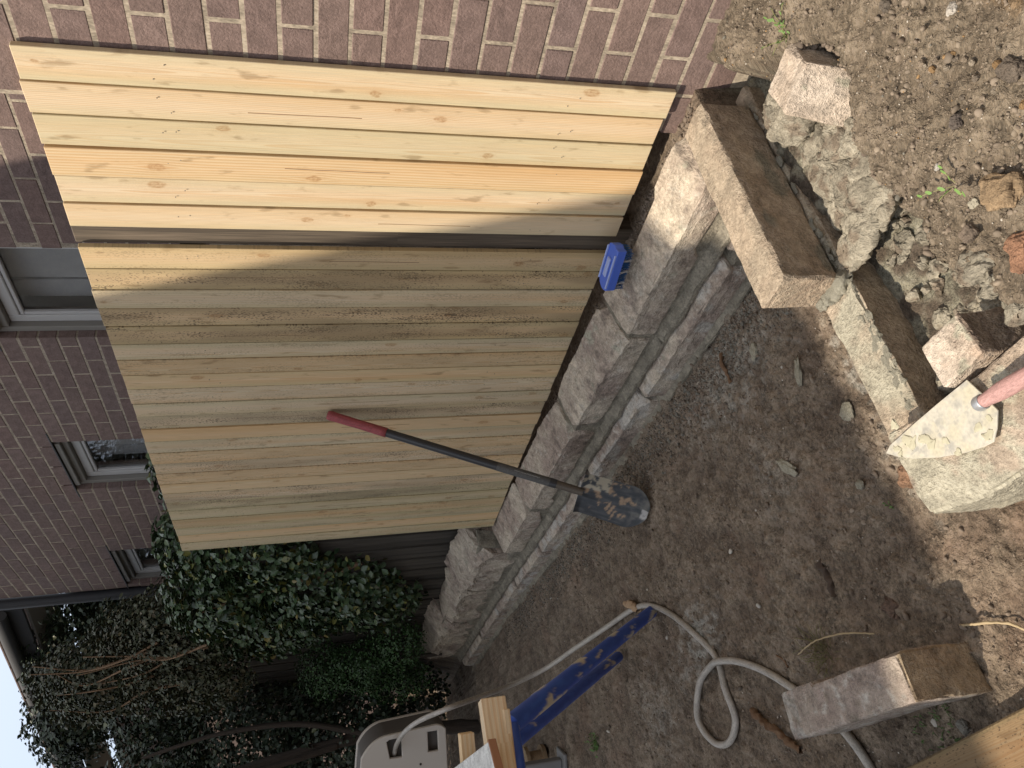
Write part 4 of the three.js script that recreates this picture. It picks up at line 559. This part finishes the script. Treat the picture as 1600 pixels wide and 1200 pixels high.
{
  const a0 = pix(1018, 956, 0.02), a1 = pix(797, 1133, 0.85), b0 = pix(966, 1026, 0.02), b1 = pix(778, 1178, 0.85);
  const tr = thing('trestle', 'blue steel trestle with mortar splashed tube legs', 'trestle', [0.8, 0, -3.1]); const base = new THREE.Vector3(0.8, 0, -3.1);
  const bm = mat({ vertexColors: true, roughness: 0.42, metalness: 0.1 });
  const tube = (p, q, r0, r1, name, sd) => { const L = p.distanceTo(q); const g = new THREE.CylinderGeometry(r1, r0, L, 32, 90); const ps = g.attributes.position, C = []; for (let i = 0; i < ps.count; i++) { const x = ps.getX(i), y = ps.getY(i), z = ps.getZ(i); const k = fbm(x * 22 + sd, y * 7, z * 22, 4); const m = sst(0.15, 0.21, k); const c = mix3(mix3([0.035, 0.09, 0.44], [0.05, 0.13, 0.54], sst(-0.2, 0.4, fbm(x * 60, y * 20, z * 60, 3))), [0.62, 0.56, 0.44], m); C.push(...c); const e = m * 0.002; ps.setXYZ(i, x * (1 + e / r0), y, z * (1 + e / r0)); } g.setAttribute('color', new THREE.Float32BufferAttribute(C, 3)); const o = mesh(name, g, bm, tr); o.position.copy(p).add(q).multiplyScalar(0.5).sub(base); o.quaternion.setFromUnitVectors(new THREE.Vector3(0, 1, 0), q.clone().sub(p).normalize()); return o; };
  tube(a0, a1, 0.024, 0.029, 'leg', 3.1); tube(b0, b1, 0.023, 0.027, 'leg', 8.4);
  const c0 = a0.clone().add(new THREE.Vector3(-0.95, 0, 0.05)), c1 = a1.clone().add(new THREE.Vector3(-0.75, 0, 0)); tube(c0, c1, 0.024, 0.028, 'leg', 5.0);
  tube(a1.clone().lerp(b1, -0.05), c1, 0.022, 0.022, 'crossbar', 6.0);
  const pine = pineSets[0][1], pine2 = pineSets[0][0];
  const beam = (name, p, q, w, h, m, label) => { const L = p.distanceTo(q), c = p.clone().add(q).multiplyScalar(0.5); const g = cbox(w, h, L, 0.002); const u = g.attributes.uv, ps = g.attributes.position; for (let i = 0; i < u.count; i++) u.setXY(i, 0.05 + (ps.getX(i) + ps.getY(i) + 0.1) * 1.0, ps.getZ(i) / 1.7); const o = single(name, g, m, label, 'timber', 'timber lengths stacked on the trestle'); o.position.copy(c); o.quaternion.setFromRotationMatrix(new THREE.Matrix4().lookAt(p, q, new THREE.Vector3(0, 1, 0))); return o; };
  beam('timber_length', pix(768, 1092, 0.915), pix(790, 1240, 0.915), 0.045, 0.07, pine2, 'squared pine length, longest of the three on the blue trestle');
  beam('timber_length', pix(728, 1145, 0.93), pix(738, 1260, 0.93), 0.045, 0.045, pine, 'short squared pine offcut lying behind the white painted board');
  beam('timber_length', pix(786, 1108, 0.885), pix(800, 1230, 0.885), 0.09, 0.018, pine2, 'flat pine offcut wedged under the squared length at the blue leg');
  { const Hb = 0.958, A = pix(773, 1158, Hb), B = pix(797, 1250, Hb), C = pix(705, 1300, Hb), D = pix(700, 1212, Hb);
    const wp = thing('painted_board', 'board with flaking white paint and a brown edge on the trestle', 'board', A.toArray());
    const sh = new THREE.Shape([A, B, C, D].map(p => new THREE.Vector2(p.x - A.x, -(p.z - A.z))));
    mesh('board', new THREE.ExtrudeGeometry(sh, { depth: 0.014, bevelEnabled: true, bevelSize: 0.0015, bevelThickness: 0.0015, bevelSegments: 1 }).rotateX(-Math.PI / 2), mat({ color: lin(0.78, 0.79, 0.78), roughness: 0.7, map: rep(gritMap, 3, 3) }), wp);
    const L = A.distanceTo(B), e = mesh('edge_strip', cbox(0.008, 0.02, L, 0.001), mat({ color: lin(0.32, 0.16, 0.09), roughness: 0.8 }), wp); e.position.copy(B).sub(A).multiplyScalar(0.5).add(new THREE.Vector3(0, 0.0085, 0)); e.quaternion.setFromRotationMatrix(new THREE.Matrix4().lookAt(A, B, new THREE.Vector3(0, 1, 0))); e.position.add(new THREE.Vector3(0.0075, 0, 0).applyQuaternion(e.quaternion).multiplyScalar(new THREE.Vector3(1, 0, 0).applyQuaternion(e.quaternion).z > 0 ? 1 : -1)); }
  const sp = pix(836, 1188, 0.07); const spool = thing('wooden_spool', 'small wooden cable spool on the soil behind the trestle', 'spool', [sp.x, groundY(sp.x, sp.z) + 0.002, sp.z]); const wm = mat({ color: lin(0.36, 0.26, 0.16), roughness: 0.85, map: rep(gritMap, 3, 3) });
  for (const y of [0.012, 0.118]) mesh('flange', new THREE.CylinderGeometry(0.085, 0.085, 0.022, 36).translate(0, y, 0), wm, spool); mesh('drum', new THREE.CylinderGeometry(0.055, 0.055, 0.084, 30).translate(0, 0.065, 0), wm, spool);
  single('grey_cable', new THREE.TubeGeometry(new THREE.CatmullRomCurve3([pix(795, 1215, 0.16), pix(806, 1175, 0.14), pix(822, 1150, 0.11), pix(840, 1130, 0.03), pix(850, 1128, 0.012)]), 60, 0.012, 10), mat({ color: lin(0.30, 0.29, 0.28), roughness: 0.6 }), 'thick grey cable lying by the wooden spool under the trestle', 'cable');
  single('pale_cable', new THREE.TubeGeometry(new THREE.CatmullRomCurve3([pix(788, 1162, 0.14), pix(800, 1170, 0.12), pix(815, 1184, 0.10), pix(830, 1205, 0.05)]), 40, 0.009, 10), mat({ color: lin(0.5, 0.48, 0.45), roughness: 0.6 }), 'thin pale cable crossing the grey one beside the spool', 'cable');
}

// ---------------------------------------------------------------- things lying on the soil
{
  const splat = (px, py, rx, rz, sd, label) => { const p = pix(px, py, 0.0); const g = new THREE.IcosahedronGeometry(1, 5); const q = g.attributes.position; for (let i = 0; i < q.count; i++) { const x = q.getX(i), y = q.getY(i), z = q.getZ(i); const k = 1 + 0.7 * fbm(x * 1.6 + sd, y * 1.6, z * 1.6, 3) + 0.25 * n3(x * 6 + sd, y * 6, z * 6); q.setXYZ(i, x * rx * k, y * 0.007 * (1 + n3(x * 4, sd, z * 4) * 0.6), z * rz * k); } smoothNormals(g); const o = single('mortar_splat', g, splatMat, label, 'mortar', 'dried mortar splats on the yard'); o.position.set(p.x, groundY(p.x, p.z) + 0.004, p.z); o.rotation.y = sd; };
  const splatMat = mat({ color: lin(0.52, 0.495, 0.40), map: rep(gritMap, 2, 2), bumpMap: rep(gritBump, 2, 2), bumpScale: 0.003, roughness: 1 });
  splat(1178, 550, 0.018, 0.03, 1.1, 'oval mortar splat on the soil near the end of the upper slab'); splat(1236, 730, 0.017, 0.05, 2.3, 'long ragged mortar splat on the shaded soil of the yard'); splat(1322, 645, 0.026, 0.026, 3.7, 'round raised mortar lump beside the lower slab'); splat(1345, 757, 0.012, 0.014, 5.2, 'tiny mortar crumb on the soil near the trowel tip'); splat(1250, 582, 0.014, 0.04, 7.4, 'faint narrow mortar smear on the soil beyond the slabs');
  function stick(name, pts, r0, m, label, cat) { const c = pts.map(([a, b, h]) => { const p = pix(a, b, h); p.y = Math.max(p.y, 0) + groundY(p.x, p.z); return p; }); const g = new THREE.TubeGeometry(new THREE.CatmullRomCurve3(c), 60, r0, 10); const q = g.attributes.position; for (let i = 0; i < q.count; i++) { const x = q.getX(i), y = q.getY(i), z = q.getZ(i); const d = r0 * 0.8; q.setXYZ(i, x + d * n3(x * 60, y * 60, z * 60), y + d * n3(x * 60 + 5, y * 60, z * 60), z + d * n3(x * 60, y * 60 + 5, z * 60)); } smoothNormals(g); return single(name, g, m, label, cat); }
  const bark = mat({ color: lin(0.20, 0.12, 0.07), roughness: 0.9, map: rep(gritMap, 3, 3) }), straw = mat({ color: lin(0.42, 0.33, 0.2), roughness: 0.8 }), dk = mat({ color: lin(0.07, 0.05, 0.038), roughness: 0.95 }), green = new THREE.MeshPhysicalMaterial({ color: lin(0.13, 0.2, 0.06), roughness: 0.7 });
  stick('root', [[1175, 1112, 0.01], [1195, 1130, 0.02], [1215, 1145, 0.022], [1232, 1162, 0.016], [1250, 1172, 0.005]], 0.011, bark, 'thick broken brown root lying by the hose loop', 'root');
  stick('root', [[1124, 552, 0.006], [1128, 570, 0.01], [1133, 582, 0.008], [1142, 598, 0.002]], 0.006, bark, 'short orange brown root near the foot of the wall', 'root');
  stick('root', [[1280, 878, 0.0], [1287, 895, 0.004], [1296, 915, 0.004], [1302, 932, 0.0]], 0.011, dk, 'dark half buried root in the shaded soil', 'root');
  stick('dry_stem', [[1248, 1022, 0.01], [1280, 1000, 0.05], [1320, 990, 0.04], [1366, 990, 0.01]], 0.0022, straw, 'long dry straw stem arching beside the loose block', 'stem');
  stick('dry_stem', [[1498, 978, 0.006], [1530, 974, 0.02], [1560, 974, 0.02], [1600, 985, 0.01]], 0.003, straw, 'dry straw stem lying across the sunny shadow edge', 'stem');
  stick('twig', [[1215, 1024, 0.006], [1225, 1032, 0.008], [1234, 1042, 0.004]], 0.003, bark, 'short pale twig near the hose', 'twig');
  stick('wood_chip', [[976, 944, 0.02], [985, 948, 0.03], [992, 955, 0.02]], 0.016, mat({ color: lin(0.38, 0.26, 0.16), roughness: 0.9 }), 'chunky wood chip under the hose bend at the blue leg', 'wood chip');
  const rock = (px, py, h, s, c, sd, label, flat = 0.6) => { const p = pix(px, py, h); const g = stoneGeo(s, s * flat, s * 0.8, { seed: sd, r: s * 0.25, amp: s * 0.12, freq: 2 / s, step: s / 16, col: (q, n, ss, ro, fi) => { const a = fbm(q.x * 30 + sd, q.y * 30, q.z * 30, 3); return mix3(c, c.map(v => v * 0.55), clamp(0.4 + 1.6 * a)); } }); const o = single('rock', g, stoneMat, label, 'rock'); o.position.set(p.x, groundY(p.x, p.z) + s * flat * 0.28, p.z); o.rotation.y = sd; };
  rock(1575, 300, 0.26, 0.075, [0.37, 0.27, 0.17], 4, 'rough orange ironstone lump on the raised bed', 0.5); rock(1600, 395, 0.26, 0.07, [0.42, 0.235, 0.15], 6, 'broken orange terracotta piece at the edge of the bed', 0.4); rock(1521, 365, 0.26, 0.035, [0.25, 0.2, 0.16], 8, 'dull brown rounded stone half sunk in the bed'); rock(1390, 950, 0, 0.06, [0.19, 0.13, 0.1], 10, 'flat reddish brown stone pressed into shaded soil', 0.3); rock(1425, 745, 0, 0.055, [0.30, 0.18, 0.115], 12, 'orange brown broken clay piece by the corner stone', 0.5); rock(1512, 1135, 0, 0.035, [0.26, 0.25, 0.22], 13, 'small grey flat stone beside the timber plank', 0.5); rock(1502, 190, 0.26, 0.028, [0.16, 0.135, 0.12], 15, 'dark grey pebble in the gravelly part of the bed'); rock(1590, 110, 0.26, 0.045, [0.2, 0.165, 0.135], 16, 'brown lumpy stone near the gravel patch'); rock(1521, 318, 0.26, 0.02, [0.5, 0.47, 0.38], 17, 'cream oval pebble on the raised bed', 0.4); rock(1491, 14, 0.26, 0.025, [0.55, 0.52, 0.48], 18, 'white chip of stone on the bed near the house wall', 0.4); rock(1386, 8, 0.26, 0.03, [0.2, 0.17, 0.14], 19, 'brown clod at the foot of the house wall'); rock(1470, 262, 0.26, 0.013, [0.55, 0.53, 0.5], 21, 'tiny white pebble between weeds on the bed', 0.5); rock(1345, 265, 0.26, 0.012, [0.55, 0.53, 0.5], 22, 'tiny white pebble at the trench lip', 0.5);
  { const rr = rng(511); for (let i = 0; i < 26; i++) { const px = 1400 + rr() * 225, py = 40 + rr() * 90 + (px - 1370) * 0.18, s = 0.009 + 0.010 * rr() * rr(); const p = pix(px, py, 0.27); const g = stoneGeo(s, s * 0.75, s * 0.85, { seed: 100 + i, r: s * 0.34, amp: s * 0.1, freq: 2 / s, step: s / 7, col: (() => { const c = [[0.24, 0.195, 0.15], [0.19, 0.16, 0.13], [0.34, 0.22, 0.11], [0.29, 0.25, 0.2]][Math.floor(rr() * 4)]; return () => c; })() }); const o = single('pebble', g, stoneMat, 'rounded brown pebble in the gravel patch on the raised bed', 'pebble', 'pebbles in the gravel patch'); o.position.set(p.x, groundY(p.x, p.z) + s * 0.25, p.z); o.rotation.set(rr() * 3, rr() * 6, 0); } }
  // weeds
  function weed(px, py, h, n, len, c1, c2, sd, label, spread = 0.02, leaf = 0) {
    const p = pix(px, py, h); const r = rng(sd); const w = thing('weed', label, 'weed', [p.x, groundY(p.x, p.z), p.z]); const gs = [], ls = [];
    for (let i = 0; i < n; i++) { const a = r() * 6.28, l = len * (0.5 + 0.7 * r()), o = new THREE.Vector3((r() - 0.5) * spread, 0, (r() - 0.5) * spread); const lean = 0.35 + 0.75 * r(); const pts = [0, 0.35, 0.7, 1].map(t => new THREE.Vector3(o.x + Math.cos(a) * l * lean * t, l * (t - 0.55 * lean * t * t), o.z + Math.sin(a) * l * lean * t)); gs.push(new THREE.TubeGeometry(new THREE.CatmullRomCurve3(pts), 6, 0.0009, 4)); if (leaf) for (let q = 0; q < 3; q++) { const t = pts[1 + q]; const g = new THREE.CircleGeometry(leaf * (0.6 + 0.6 * r()), 7); g.scale(0.6, 1.2, 1); g.rotateX(-1.2 + r() * 0.8); g.rotateY(r() * 6); g.translate(t.x, t.y + 0.002, t.z); ls.push(g); } }
    mesh('stems', mergeGeometries(gs), mat({ color: lin(...c1), roughness: 0.8, side: THREE.DoubleSide }), w); if (ls.length) mesh('leaves', mergeGeometries(ls), mat({ color: lin(...c2), roughness: 0.7, side: THREE.DoubleSide }), w);
  }
  weed(1232, 52, 0.26, 9, 0.06, [0.28, 0.29, 0.12], [0.14, 0.24, 0.07], 1, 'pulled green weed lying at the foot of the house wall', 0.03, 0.006);
  weed(1330, 262, 0.26, 14, 0.06, [0.3, 0.3, 0.14], [0.15, 0.26, 0.06], 2, 'small grassy weed on the lip of the trench', 0.03, 0.005);
  weed(1375, 312, 0.24, 16, 0.045, [0.16, 0.22, 0.07], [0.12, 0.22, 0.05], 5, 'green grass tuft hanging into the trench', 0.03, 0.004);
  weed(1494, 290, 0.26, 4, 0.06, [0.3, 0.3, 0.14], [0.17, 0.3, 0.08], 3, 'thin round leaved weed on the raised bed', 0.01, 0.006);
  weed(1290, 1020, 0, 60, 0.07, [0.17, 0.155, 0.07], [0.1, 0.14, 0.05], 4, 'dry olive grass tuft beside the loose sandstone block', 0.08);
  weed(932, 1162, 0, 26, 0.06, [0.1, 0.17, 0.05], [0.09, 0.18, 0.04], 6, 'small bright green weed in the shaded yard', 0.06, 0.006);
  weed(1470, 1135, 0, 40, 0.018, [0.10, 0.14, 0.05], [0.08, 0.14, 0.04], 7, 'low mossy weeds between the loose block and the plank', 0.14, 0.003);
  weed(1386, 790, 0, 6, 0.02, [0.1, 0.16, 0.05], [0.1, 0.2, 0.05], 8, 'tiny seedling in the soil by the corner stone', 0.015, 0.003);
}

// ---------------------------------------------------------------- planting beyond the new fence
{
  const leafGeo = (w, l) => { const g = new THREE.BufferGeometry(); const P = [[0, 0, 0], [w * 0.75, l * 0.3, 0.12 * l], [w, l * 0.55, 0.10 * l], [w * 0.5, l * 0.85, 0.03 * l], [0, l, -0.06 * l], [-w * 0.5, l * 0.85, 0.03 * l], [-w, l * 0.55, 0.10 * l], [-w * 0.75, l * 0.3, 0.12 * l], [0, l * 0.5, 0]]; g.setAttribute('position', new THREE.Float32BufferAttribute(P.flat(), 3)); const I = []; for (let i = 0; i < 8; i++) I.push(8, i, (i + 1) % 8); g.setIndex(I); g.computeVertexNormals(); return g; };
  function crown(parent, name, blobs, n, w, l, cols, seed, rough = 0.45) {
    const r = rng(seed); const m = new THREE.MeshPhysicalMaterial({ color: 0xffffff, roughness: rough, side: THREE.DoubleSide, transmission: 0.0 });
    const im = new THREE.InstancedMesh(leafGeo(w, l), m, n), M = new THREE.Matrix4(), Q = new THREE.Quaternion(), c = new THREE.Color(), Q2 = new THREE.Quaternion(), up = new THREE.Vector3(0, 0, 1);
    const tot = blobs.reduce((a, b) => a + b[6], 0);
    for (let i = 0; i < n; i++) {
      let k = r() * tot, bi = 0; while (k > blobs[bi][6]) { k -= blobs[bi][6]; bi++; } const b = blobs[bi];
      let d, p, t = 0; do { d = new THREE.Vector3(r() * 2 - 1, r() * 2 - 1, r() * 2 - 1); t++; } while (d.lengthSq() > 1 || d.lengthSq() < 0.02); const len = d.length(); d.normalize(); const rad = Math.pow(len, 0.45);
      const lump = 1 + 0.5 * fbm(d.x * 2.4 + b[0], d.y * 2.4 + b[1], d.z * 2.4 + b[2], 3);
      p = new THREE.Vector3(b[0] + d.x * b[3] * rad * lump, b[1] + d.y * b[4] * rad * lump, b[2] + d.z * b[5] * rad * lump);
      if (fbm(p.x * 5 + seed, p.y * 5, p.z * 5, 2) < -0.16) { p.addScaledVector(d, -0.12); }
      if (p.y < 0.03) p.y = 0.03 + r() * 0.05;
      const nrm = d.clone().multiplyScalar(0.7).add(new THREE.Vector3(r() - 0.5, 0.5 + r() - 0.5, r() - 0.5).multiplyScalar(1.3)).normalize(); Q.setFromUnitVectors(up, nrm); Q2.setFromAxisAngle(up, r() * 6.28); Q.multiply(Q2); const s = 0.6 + 0.7 * r();
      M.compose(p, Q, new THREE.Vector3(s, s, s)); im.setMatrixAt(i, M); const q = cols[Math.floor(r() * r() * cols.length)], v = 0.75 + 0.5 * r(); im.setColorAt(i, c.setRGB(q[0] * v, q[1] * v, q[2] * v));
    }
    im.name = name; im.castShadow = im.receiveShadow = true; im.userData = { kind: 'stuff' }; parent.add(im); return im;
  }
  const bark = mat({ color: lin(0.30, 0.20, 0.125), roughness: 0.9, map: rep(gritMap, 2, 4) }), barkD = mat({ color: lin(0.075, 0.06, 0.05), roughness: 0.95, map: rep(gritMap, 2, 4) });
  const limb = (parent, name, pts, r0, r1, m) => { const cv = new THREE.CatmullRomCurve3(pts.map(p => new THREE.Vector3(...p))); const g = new THREE.TubeGeometry(cv, 30, 1, 9); const ps = g.attributes.position, v = new THREE.Vector3(), c = new THREE.Vector3(); for (let i = 0; i <= 30; i++) { cv.getPointAt(i / 30, c); for (let j = 0; j <= 9; j++) { const k = i * 10 + j; v.fromBufferAttribute(ps, k).sub(c).multiplyScalar(mix(r0, r1, i / 30) * (1 + 0.25 * n3(c.x * 14, c.y * 14, c.z * 14 + j))).add(c); ps.setXYZ(k, v.x, v.y, v.z); } } g.computeVertexNormals(); return mesh(name, g, m, parent); };
  const iv = thing('ivy_climber', 'glossy ivy climber spilling over the old dark fence', 'climber', [0, 0, 0]);
  crown(iv, 'foliage', [[2.0, 1.72, -4.75, 0.16, 0.42, 0.42, 3], [1.98, 1.35, -5.4, 0.2, 0.55, 0.6, 4], [2.0, 2.0, -5.3, 0.25, 0.3, 0.5, 3], [2.1, 2.1, -4.7, 0.2, 0.16, 0.35, 1.6], [2.2, 2.08, -4.0, 0.12, 0.1, 0.4, 0.7], [1.98, 0.95, -5.7, 0.16, 0.35, 0.5, 2], [1.96, 1.7, -5.9, 0.2, 0.5, 0.5, 3]], 14000, 0.016, 0.046, [[0.055, 0.095, 0.042], [0.04, 0.072, 0.035], [0.08, 0.12, 0.055], [0.17, 0.18, 0.05], [0.24, 0.2, 0.07]], 21, 0.34);
  limb(iv, 'stem', [[1.99, 1.05, -4.95], [1.96, 1.2, -5.0], [1.97, 1.6, -5.2], [1.95, 2.1, -5.5]], 0.02, 0.008, bark);
  const hb = thing('twiggy_climber', 'straggly climber with bare brown stems above the ivy', 'climber', [0, 0, 0]);
  crown(hb, 'foliage', [[2.0, 2.35, -6.1, 0.32, 0.55, 0.6, 4], [1.9, 2.95, -6.6, 0.3, 0.45, 0.5, 3], [1.75, 2.3, -6.5, 0.2, 0.5, 0.5, 2]], 12000, 0.011, 0.034, [[0.06, 0.07, 0.035], [0.075, 0.085, 0.05], [0.10, 0.095, 0.055], [0.12, 0.10, 0.06], [0.16, 0.14, 0.07]], 33, 0.5);
  { const r = rng(71); for (let i = 0; i < 10; i++) { const z = -5.6 - r() * 0.9, x = 1.68 + r() * 0.22, y = 2.0 + r() * 0.5; limb(hb, 'stem', [[x, y, z], [x - 0.03 + (r() - 0.5) * 0.1, y + 0.18 + 0.1 * r(), z - 0.1 - (r() - 0.5) * 0.2], [x - 0.03 + (r() - 0.5) * 0.1, y + 0.38 + 0.2 * r(), z - 0.2 + (r() - 0.5) * 0.3], [x + (r() - 0.5) * 0.2, y + 0.62 + 0.3 * r(), z - 0.3 + (r() - 0.5) * 0.4]], 0.008 + 0.005 * r(), 0.003, bark); } }
  const gs = thing('small_leaf_shrub', 'bright green small leaved shrub at the end of the stone wall', 'shrub', [0, 0, 0]);
  crown(gs, 'foliage', [[1.86, 0.72, -6.4, 0.2, 0.22, 0.25, 1], [1.8, 1.0, -6.7, 0.22, 0.28, 0.3, 2], [1.86, 1.3, -6.9, 0.25, 0.2, 0.35, 1.4], [1.72, 0.7, -6.95, 0.2, 0.3, 0.25, 1.2]], 11000, 0.008, 0.02, [[0.035, 0.085, 0.022], [0.026, 0.06, 0.018], [0.05, 0.11, 0.03]], 45, 0.5);
  limb(gs, 'trunk', [[1.85, 0.3, -6.8], [1.84, 0.6, -6.8], [1.8, 0.95, -6.8]], 0.02, 0.01, barkD);
  const mk = (label, blobs, n, w, l, cols, seed, limbs) => { const t = thing('dark_tree', label, 'tree', [0, 0, 0], 0); crown(t, 'crown', blobs, n, w, l, cols, seed, 0.5); limbs.forEach((p, i) => limb(t, i ? 'branch' : 'trunk', p, i ? 0.03 : 0.06, i ? 0.012 : 0.03, barkD)); };
  const dkc = [[0.035, 0.055, 0.03], [0.025, 0.042, 0.025], [0.05, 0.07, 0.035], [0.09, 0.10, 0.04]];
  mk('dark evergreen tree with bare leaning branches behind the hose reel', [[1.55, 1.9, -7.8, 0.5, 0.7, 0.6, 3], [1.35, 1.1, -7.6, 0.45, 0.7, 0.5, 3], [1.35, 2.7, -8.0, 0.5, 0.5, 0.5, 2], [1.75, 0.6, -7.9, 0.4, 0.5, 0.4, 1.5]], 16000, 0.016, 0.042, dkc, 57, [[[1.3, 0, -7.2], [1.35, 0.7, -7.15], [1.3, 1.5, -7.2], [1.2, 2.3, -7.3]], [[1.34, 0.9, -7.12], [1.5, 1.5, -7.1], [1.52, 2.1, -7.15], [1.45, 2.7, -7.3]], [[1.3, 1.2, -7.15], [1.2, 1.8, -7.1], [1.25, 2.6, -7.2]]]);
  mk('broad dark tree filling the gap beyond the climbers', [[2.3, 1.7, -8.2, 0.7, 1.0, 0.6, 3], [2.2, 2.8, -8.0, 0.6, 0.6, 0.5, 3], [2.6, 0.8, -8.4, 0.6, 0.6, 0.6, 2], [2.55, 3.3, -7.9, 0.5, 0.6, 0.4, 2.5], [2.75, 2.6, -7.3, 0.3, 1.0, 0.3, 2.5], [2.2, 3.6, -8.6, 0.5, 0.4, 0.4, 2]], 26000, 0.018, 0.046, dkc, 65, [[[2.3, 0, -8.2], [2.3, 0.9, -8.2], [2.25, 2.2, -8.1]]]);
  mk('tall dark tree rising against the sky beside the garage roof', [[1.2, 2.6, -10.2, 0.7, 1.1, 0.7, 3], [1.9, 2.0, -9.8, 0.8, 1.4, 0.7, 3], [0.8, 1.4, -10, 0.8, 1.2, 0.7, 3]], 16000, 0.02, 0.052, dkc, 81, [[[1.3, 0, -10.2], [1.3, 1.2, -10.2], [1.25, 3, -10.2]]]);
}
// ---------------------------------------------------------------- garage behind the trees and the two storey house whose roof shades the yard
{
  const a = new THREE.Vector3(2.72, 0, -7.15), b = new THREE.Vector3(1.95, 0, -9.65), d = b.clone().sub(a), L = d.length() + 3, yaw = Math.atan2(d.x, d.z);
  const g = thing('garage', 'dark garage with deep eaves behind the trees', 'building', a.toArray(), yaw + Math.PI);
  // local -Z runs along the eave, +X away from the yard
  const dk = mat({ color: lin(0.035, 0.037, 0.042), roughness: 0.8 });
  mesh('wall', at(cbox(3, 3.6, L - 1, 0.01), 2.1, 1.8, -L / 2), mat({ color: lin(0.16, 0.12, 0.11), map: rep(brickMap, 1, 1) }), g);
  mesh('fascia', at(cbox(0.03, 0.2, L, 0.004), 0.015, 3.8, -L / 2), dk, g); mesh('gutter', new THREE.CylinderGeometry(0.055, 0.055, L, 16).rotateX(Math.PI / 2).translate(-0.055, 3.86, -L / 2), dk, g);
  mesh('soffit', at(cbox(0.58, 0.02, L, 0.004), 0.33, 3.69, -L / 2), mat({ color: lin(0.2, 0.2, 0.2) }), g);
  const rf = mesh('roof', at(cbox(3.6, 0.06, L + 0.1, 0.01), 1.8, 0, 0), mat({ color: lin(0.13, 0.09, 0.08), map: rep(gritMap, 2, 2) }), g); rf.position.set(-0.02, 3.93, -L / 2); rf.rotation.z = 0.36;
}
{
  const h = thing('rendered_house', 'two storey pale rendered house whose roof shades the yard', 'house', [-0.35, 0, -3.605], 0.03);
  const wm = mat({ color: lin(0.72, 0.68, 0.6), map: rep(gritMap, 1, 1), roughness: 0.95 }), rm = mat({ color: lin(0.22, 0.12, 0.09), roughness: 0.9 });
  // local +X towards the fence, -Z along it; eave line along local X at z = 0, y = 7
  const W = 12, D = 7;
  mesh('wall', at(cbox(W - 1, 6.8, D - 1, 0.02), -W / 2 - 0.2, 3.4, -D / 2), wm, h);
  const gable = new THREE.Shape(); gable.moveTo(-0.5, 6.8); gable.lineTo(-D + 0.5, 6.8); gable.lineTo(-D / 2, 6.8 + 2.0); gable.closePath();
  mesh('gable', new THREE.ExtrudeGeometry(gable, { depth: W - 1, bevelEnabled: false }).rotateY(-Math.PI / 2).translate(-0.2 - 0.5, 0, 0), wm, h);
  for (const s of [-1, 1]) { const r = mesh('roof_slope', cbox(W, 0.12, 4.25, 0.01), rm, h); r.position.set(-W / 2, 7.0 + 1.1, -D / 2 + s * D / 4); r.rotation.x = s * Math.atan2(2.3, D / 2); }
  mesh('gutter', at(cbox(W, 0.11, 0.11, 0.01), -W / 2, 6.95, -0.02), mat({ color: lin(0.6, 0.6, 0.6) }), h);
}
{
  const h = thing('added_rear_house', 'added unseen brown brick house that cuts skylight on the raised bed', 'house', [0.5, 0, 4.2]);  // added out of view behind the camera to lower sky fill on the foreground
  const bm = mat({ color: lin(0.20, 0.145, 0.125), map: rep(brickMap, 1, 1), roughness: 0.95 });
  mesh('wall', at(cbox(14, 5.6, 6, 0.02), 0, 2.8, 3), bm, h);
  for (const sg of [-1, 1]) { const r = mesh('roof_slope', cbox(15, 0.12, 4.0, 0.01), mat({ color: lin(0.16, 0.12, 0.11) }), h); r.position.set(0, 6.6, 3 + sg * 1.75); r.rotation.x = sg * 0.5; }
  for (const x of [-3.5, 0, 3.5]) { const w = mesh('window', at(cbox(1.4, 1.2, 0.06, 0.006), x, 1.9, -0.035), mat({ color: lin(0.7, 0.7, 0.7) }), h); mesh('pane', at(cbox(1.2, 1.0, 0.02, 0.004), x, 1.9, -0.08), mat({ color: lin(0.05, 0.055, 0.06), roughness: 0.1 }), w); }
}
renderer.render(scene, camera);
